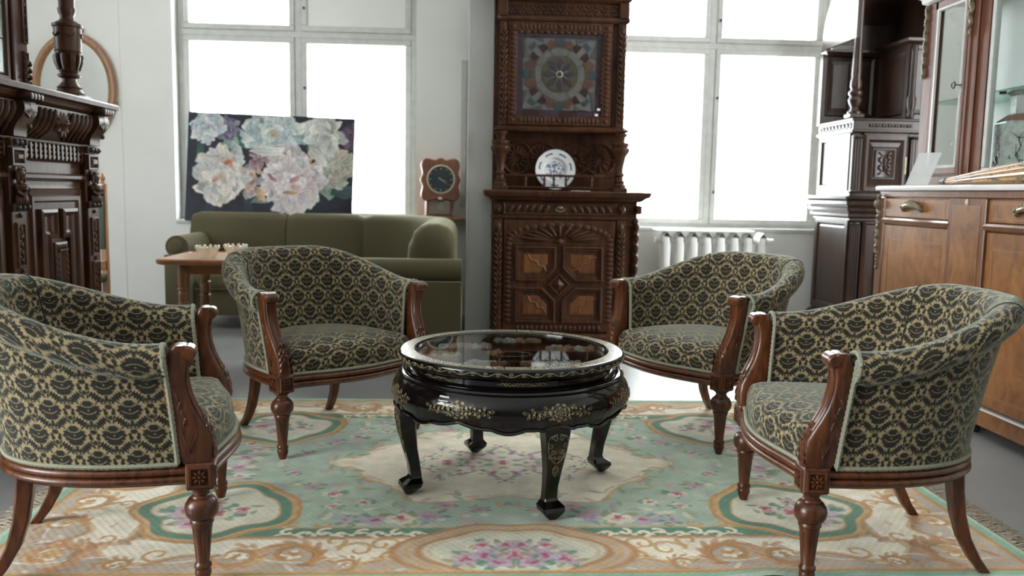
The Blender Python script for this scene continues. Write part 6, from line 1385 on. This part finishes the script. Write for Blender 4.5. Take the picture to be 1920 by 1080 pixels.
for ai, a in enumerate(AZ):
    c_, s_ = math.cos(a), math.sin(a)
    prof = [(.392, .345, .096, .060), (.398, .30, .090, .062), (.394, .24, .074, .056), (.382, .17, .056, .046), (.368, .11, .046, .040), (.362, .068, .046, .040), (.364, .060, .050, .044), (.376, .044, .080, .072), (.380, .030, .078, .070), (.384, .012, .050, .044), (.386, .0, .024, .022)]; P = []
    for (r, z, w, d) in prof:
        P.append([(r * c_ + (d / 2 * v) * c_ - (w / 2 * u) * s_, r * s_ + (d / 2 * v) * s_ + (w / 2 * u) * c_, z) for u, v in ((-1, -.8), (-.8, -1), (.8, -1), (1, -.8), (1, .8), (.85, 1), (-.85, 1), (-1, .8))])
    mb = MB(); mb.grid(P, cu=True, caps=True); lg = mb.build('leg', LQ, tb, smooth=28)
    mb = MB()
    def lp(u, z):
        zz = [p[1] for p in prof][::-1]; r = float(np.interp(z, zz, [p[0] + p[3] / 2 for p in prof][::-1])) + .0012; return (r * c_ - u * s_, r * s_ + u * c_, z)
    for sx in (-1, 1):
        for (u0, z0, rr, a0, tn, sg_) in ((.012, .285, .012, 0, 1.2, 1), (.026, .262, .011, 1, 1.2, -1), (.016, .240, .010, 3, 1.2, 1), (.024, .222, .009, 2, 1.1, -1), (.008, .215, .008, 0, 1.1, 1)):
            mb.tube([lp(sx * (u0 + rr * (1 - .8 * t) * math.cos(a0 + sg_ * t * tn * 6.28)), z0 + rr * (1 - .8 * t) * math.sin(a0 + sg_ * t * tn * 6.28)) for t in np.linspace(0, 1, 13)], .0010, 4)
        mb.tube([lp(sx * x, z) for x, z in ((.004, .30), (.03, .292), (.036, .27), (.032, .235), (.016, .208), (.002, .196))], .0012, 4)
        mb.tube([lp(sx * x, z) for x, z in ((.001, .188), (.010, .178), (.009, .164), (.001, .150))], .0011, 4); mb.tube([lp(sx * x, z) for x, z in ((.001, .180), (.005, .173), (.001, .160))], .0010, 4)
    mb.build('gold_tracery', GD, lg)
# gold sprays on the apron, each its own piece of lacquer painting
def spray(a0, zc, R, flip, wide=1.0):
    mb = MB(); r7 = random.Random(int(a0 * 100))
    def sp_(s, hgt, off): z = zc + hgt; r = (arad(z) if R is None else R) + off; a = a0 + s / .43; return (r * math.cos(a), r * math.sin(a), z)
    def poly(cx, cz, L, w, ang, off):
        pts = []
        for k in range(10): t = 2 * PI * k / 10; u, v = L / 2 * math.cos(t), w / 2 * math.sin(t) * (1 + .25 * math.cos(t)); pts.append(sp_(cx + u * math.cos(ang) - v * math.sin(ang), cz + u * math.sin(ang) + v * math.cos(ang), off))
        b = [tuple(V(*sp_(cx, cz, off)))]; mb.add(b + pts, [(0, 1 + k, 1 + (k + 1) % 10) for k in range(10)])
    def petal2(cx, cz, L, w, ang, off):
        pts = [(L / 2 * math.cos(t), w / 2 * math.sin(t) * (1 + .35 * math.cos(t))) for t in np.linspace(0, 2 * PI, 13)]; ca, sa = math.cos(ang), math.sin(ang)
        q = [sp_(cx + u * ca - v * sa, cz + u * sa + v * ca, off) for u, v in pts]; mb.tube(q[:-1], .00055, 4, closed=True)
        tip = [(u * .86, v * .86) for u, v in pts if u > L * .05]; tip = sorted(tip, key=lambda p: math.atan2(p[1], p[0] - L * .05)); f = [sp_(cx + u * ca - v * sa, cz + u * sa + v * ca, off) for u, v in [(L * .02, 0)] + tip]; mb.add(f, [(0, k, k + 1) for k in range(1, len(f) - 1)])
    for ring, n, L, w in ((.0215, 9, .020, .0150), (.0125, 6, .014, .0110), (.0045, 4, .008, .006)):
        for k in range(n): a = 2 * PI * k / n + ring * 50; petal2(ring * math.cos(a) * 1.25, ring * math.sin(a) * .95, L, w, a, .0010 + (.03 - ring) * .02)
    for side in (-1, 1):
        for k in range(5):
            d = .040 + k * .0165 * wide; zz = .004 * math.sin(k * 2.2 + flip) - .004 * (k > 2)
            for j in (-1, 1): petal2(side * d, zz + j * .006, .019 - .0015 * k, .010 - .0006 * k, side * (.7 * j) + (k % 2) * .5, .0010)
        for (d, zz, rr, sg_) in ((.050, .017, .006, 1), (.072, -.014, .006, -1), (.092, .012, .006, 1), (.118, .002, .007, 1), (.034, -.018, .005, -1)):
            mb.tube([sp_(side * (d * wide + rr * (1 - .75 * t) * math.cos(sg_ * t * 8)), zz + rr * (1 - .75 * t) * math.sin(sg_ * t * 8), .0012) for t in np.linspace(0, 1, 12)], .0008, 4)
    mb.build('gold_flower_spray', GD, ap_, smooth=0)
for k, a in enumerate(AZ):
    spray(a, .372, None, k); spray(a + PI / 4, .374, None, k + 1)
def wsp(a0):
    mb = MB()
    for side in (-1, 1):
        for k in range(6): d = .006 + k * .012; mb.tube([(.3735 * math.cos(a0 + side * (d + .005 * math.cos(t)) / .37), .3735 * math.sin(a0 + side * (d + .005 * math.cos(t)) / .37), .454 + .005 * math.sin(t)) for t in np.linspace(k, k + 5, 9)], .0010, 4)
        mb.tube([(.3735 * math.cos(a0 + side * t / .37), .3735 * math.sin(a0 + side * t / .37), .454 + .003 * math.sin(t * 120)) for t in np.linspace(0, .085, 20)], .0009, 4)
    mb.build('gold_vine', GD, tb)
for k in range(8): wsp(AZ[0] + PI / 8 + k * PI / 4 + .12)
mb = MB(); nsc = 62
for k in range(nsc):
    a0 = 2 * PI * k / nsc; sg_ = 1 if k % 2 else -1
    P_ = [(.4128 * math.cos(a0 + .0507 * (t - .5) * 2), .4128 * math.sin(a0 + .0507 * (t - .5) * 2), .4925 + sg_ * .0060 * math.cos(PI * (t - .5))) for t in np.linspace(0, 1, 9)]; mb.tube(P_, .0011, 4)
    mb.tube([(.4128 * math.cos(a0 + .019 * (1 - .8 * t) * math.cos(t * 10)), .4128 * math.sin(a0 + .019 * (1 - .8 * t) * math.cos(t * 10)), .4925 - sg_ * .001 + .0070 * (1 - .8 * t) * math.sin(t * 10)) for t in np.linspace(0, 1, 14)], .0010, 4)
mb.build('gold_scroll_band', GD, tb)
def bandmat():
    m, t, b = new_mat('gold_rim_band'); X.t = t; v = coords(t, 'Object'); sp_ = t.nodes.new('ShaderNodeSeparateXYZ'); t.links.new(v, sp_.inputs[0]); x, y = X(sp_.outputs[0]), X(sp_.outputs[1])
    a = X.op('ARCTAN2', y, x); r = length(x, y)
    seg = (a * (16 / (2 * PI)) + 20); fr = seg - seg.floor(); cell = (fr - .5).abs()
    key = ((a * 180).sin() * ((r - .377) * 420).sin()).gt(.10); flo = X(noise(t, v, 150, 2, .5, 1)).gt(.53)
    isf = cell.lt(.22); k = isf * flo + (1 - isf) * key; edge = ((r - .377).abs()).gt(.0185); sep = (cell - .22).abs().lt(.012)
    k = k.max(edge * ((r - .377).abs()).gt(.0215)).max(sep)
    t.links.new(mixc(t, k, (.46, .41, .27), (.02, .017, .014)), b.inputs['Base Color']); b.inputs['Roughness'].default_value = .25; b.inputs['Coat Weight'].default_value = .4; b.inputs['Metallic'].default_value = .15; return m
mb = MB(); mb.lathe([(.355, .5099), (.3995, .5099)], seg=96, caps=False); mb.build('gold_rim_band', bandmat(), tb)
mb = MB(); mb.tube([(.072 * math.cos(t), .045 * math.sin(t), .4838) for t in np.linspace(0, 2 * PI, 40)], .0022, 5, closed=True)
for k in range(22): a = 2 * PI * k / 22; mb.tube([(.082 * math.cos(a + u) + .0, .054 * math.sin(a + u), .4838) for u in np.linspace(-.08, .08, 4)], .0013, 4)
mb.build('gold_ring', M['gold'], fld)
ST = [plain('white_jade', (.52, .54, .46), .3, var=.2, nscale=80), plain('tan_soapstone', (.42, .27, .14), .4, var=.25, nscale=80), plain('grey_jade', (.26, .29, .26), .3, var=.3, nscale=80), plain('brown_soapstone', (.22, .10, .055), .4, var=.3, nscale=80)]
r8 = random.Random(12)
def figure(cx, cy, w, d, n, cols):
    """carved stone relief of rocks, robes and branches"""
    base = None
    for q, ci in enumerate(cols):
        mb = MB()
        for k in range(n):
            x = cx + (q + r8.random()) / len(cols) * w - w / 2; y = cy + r8.uniform(-d, d) * .5; r = r8.uniform(.007, .015)
            mb.lathe([(.001, .4835), (r, .4835), (r * .9, .4835 + r * .5), (r * .5, .4835 + min(.0145, r * .95)), (.001, .4835 + min(.016, r * 1.1))], c=(x, y, 0), seg=7, mod=lambda rr, z, a, k=k: rr * (1 + .3 * math.sin(3 * a + k)))
        mb.build('stone_relief', ST[ci], fld)
for (x, y, w, d, n, cols) in ((.04, .26, .17, .05, 12, (2, 0, 1, 1)), (.23, .10, .17, .07, 13, (2, 1, 3, 0, 1)), (.13, -.20, .20, .06, 14, (3, 0, 2, 2, 0)), (-.10, -.19, .14, .05, 10, (0, 0, 3)), (-.17, .14, .18, .06, 12, (0, 1, 0)), (-.06, .02, .05, .03, 5, (1,)), (-.24, -.03, .09, .05, 8, (0, 0))): figure(x, y, w, d, n, cols)
st1 = math.atan2(2.63 - 3.07, -.14 - .168)
for k, da in enumerate((0, .046)):
    a = math.radians(-125.5) + da; mb = MB(); vs_ = []
    for z in (.394, .410):
        for s_ in (-.0075, .0075): r = arad(z) + .0008; vs_.append((r * math.cos(a + s_ / .42 * 1.2), r * math.sin(a + s_ / .42 * 1.2), z))
    mb.add(vs_, [(0, 1, 3, 2)]); mb.build('price_sticker', M['paper'], ap_, smooth=0)
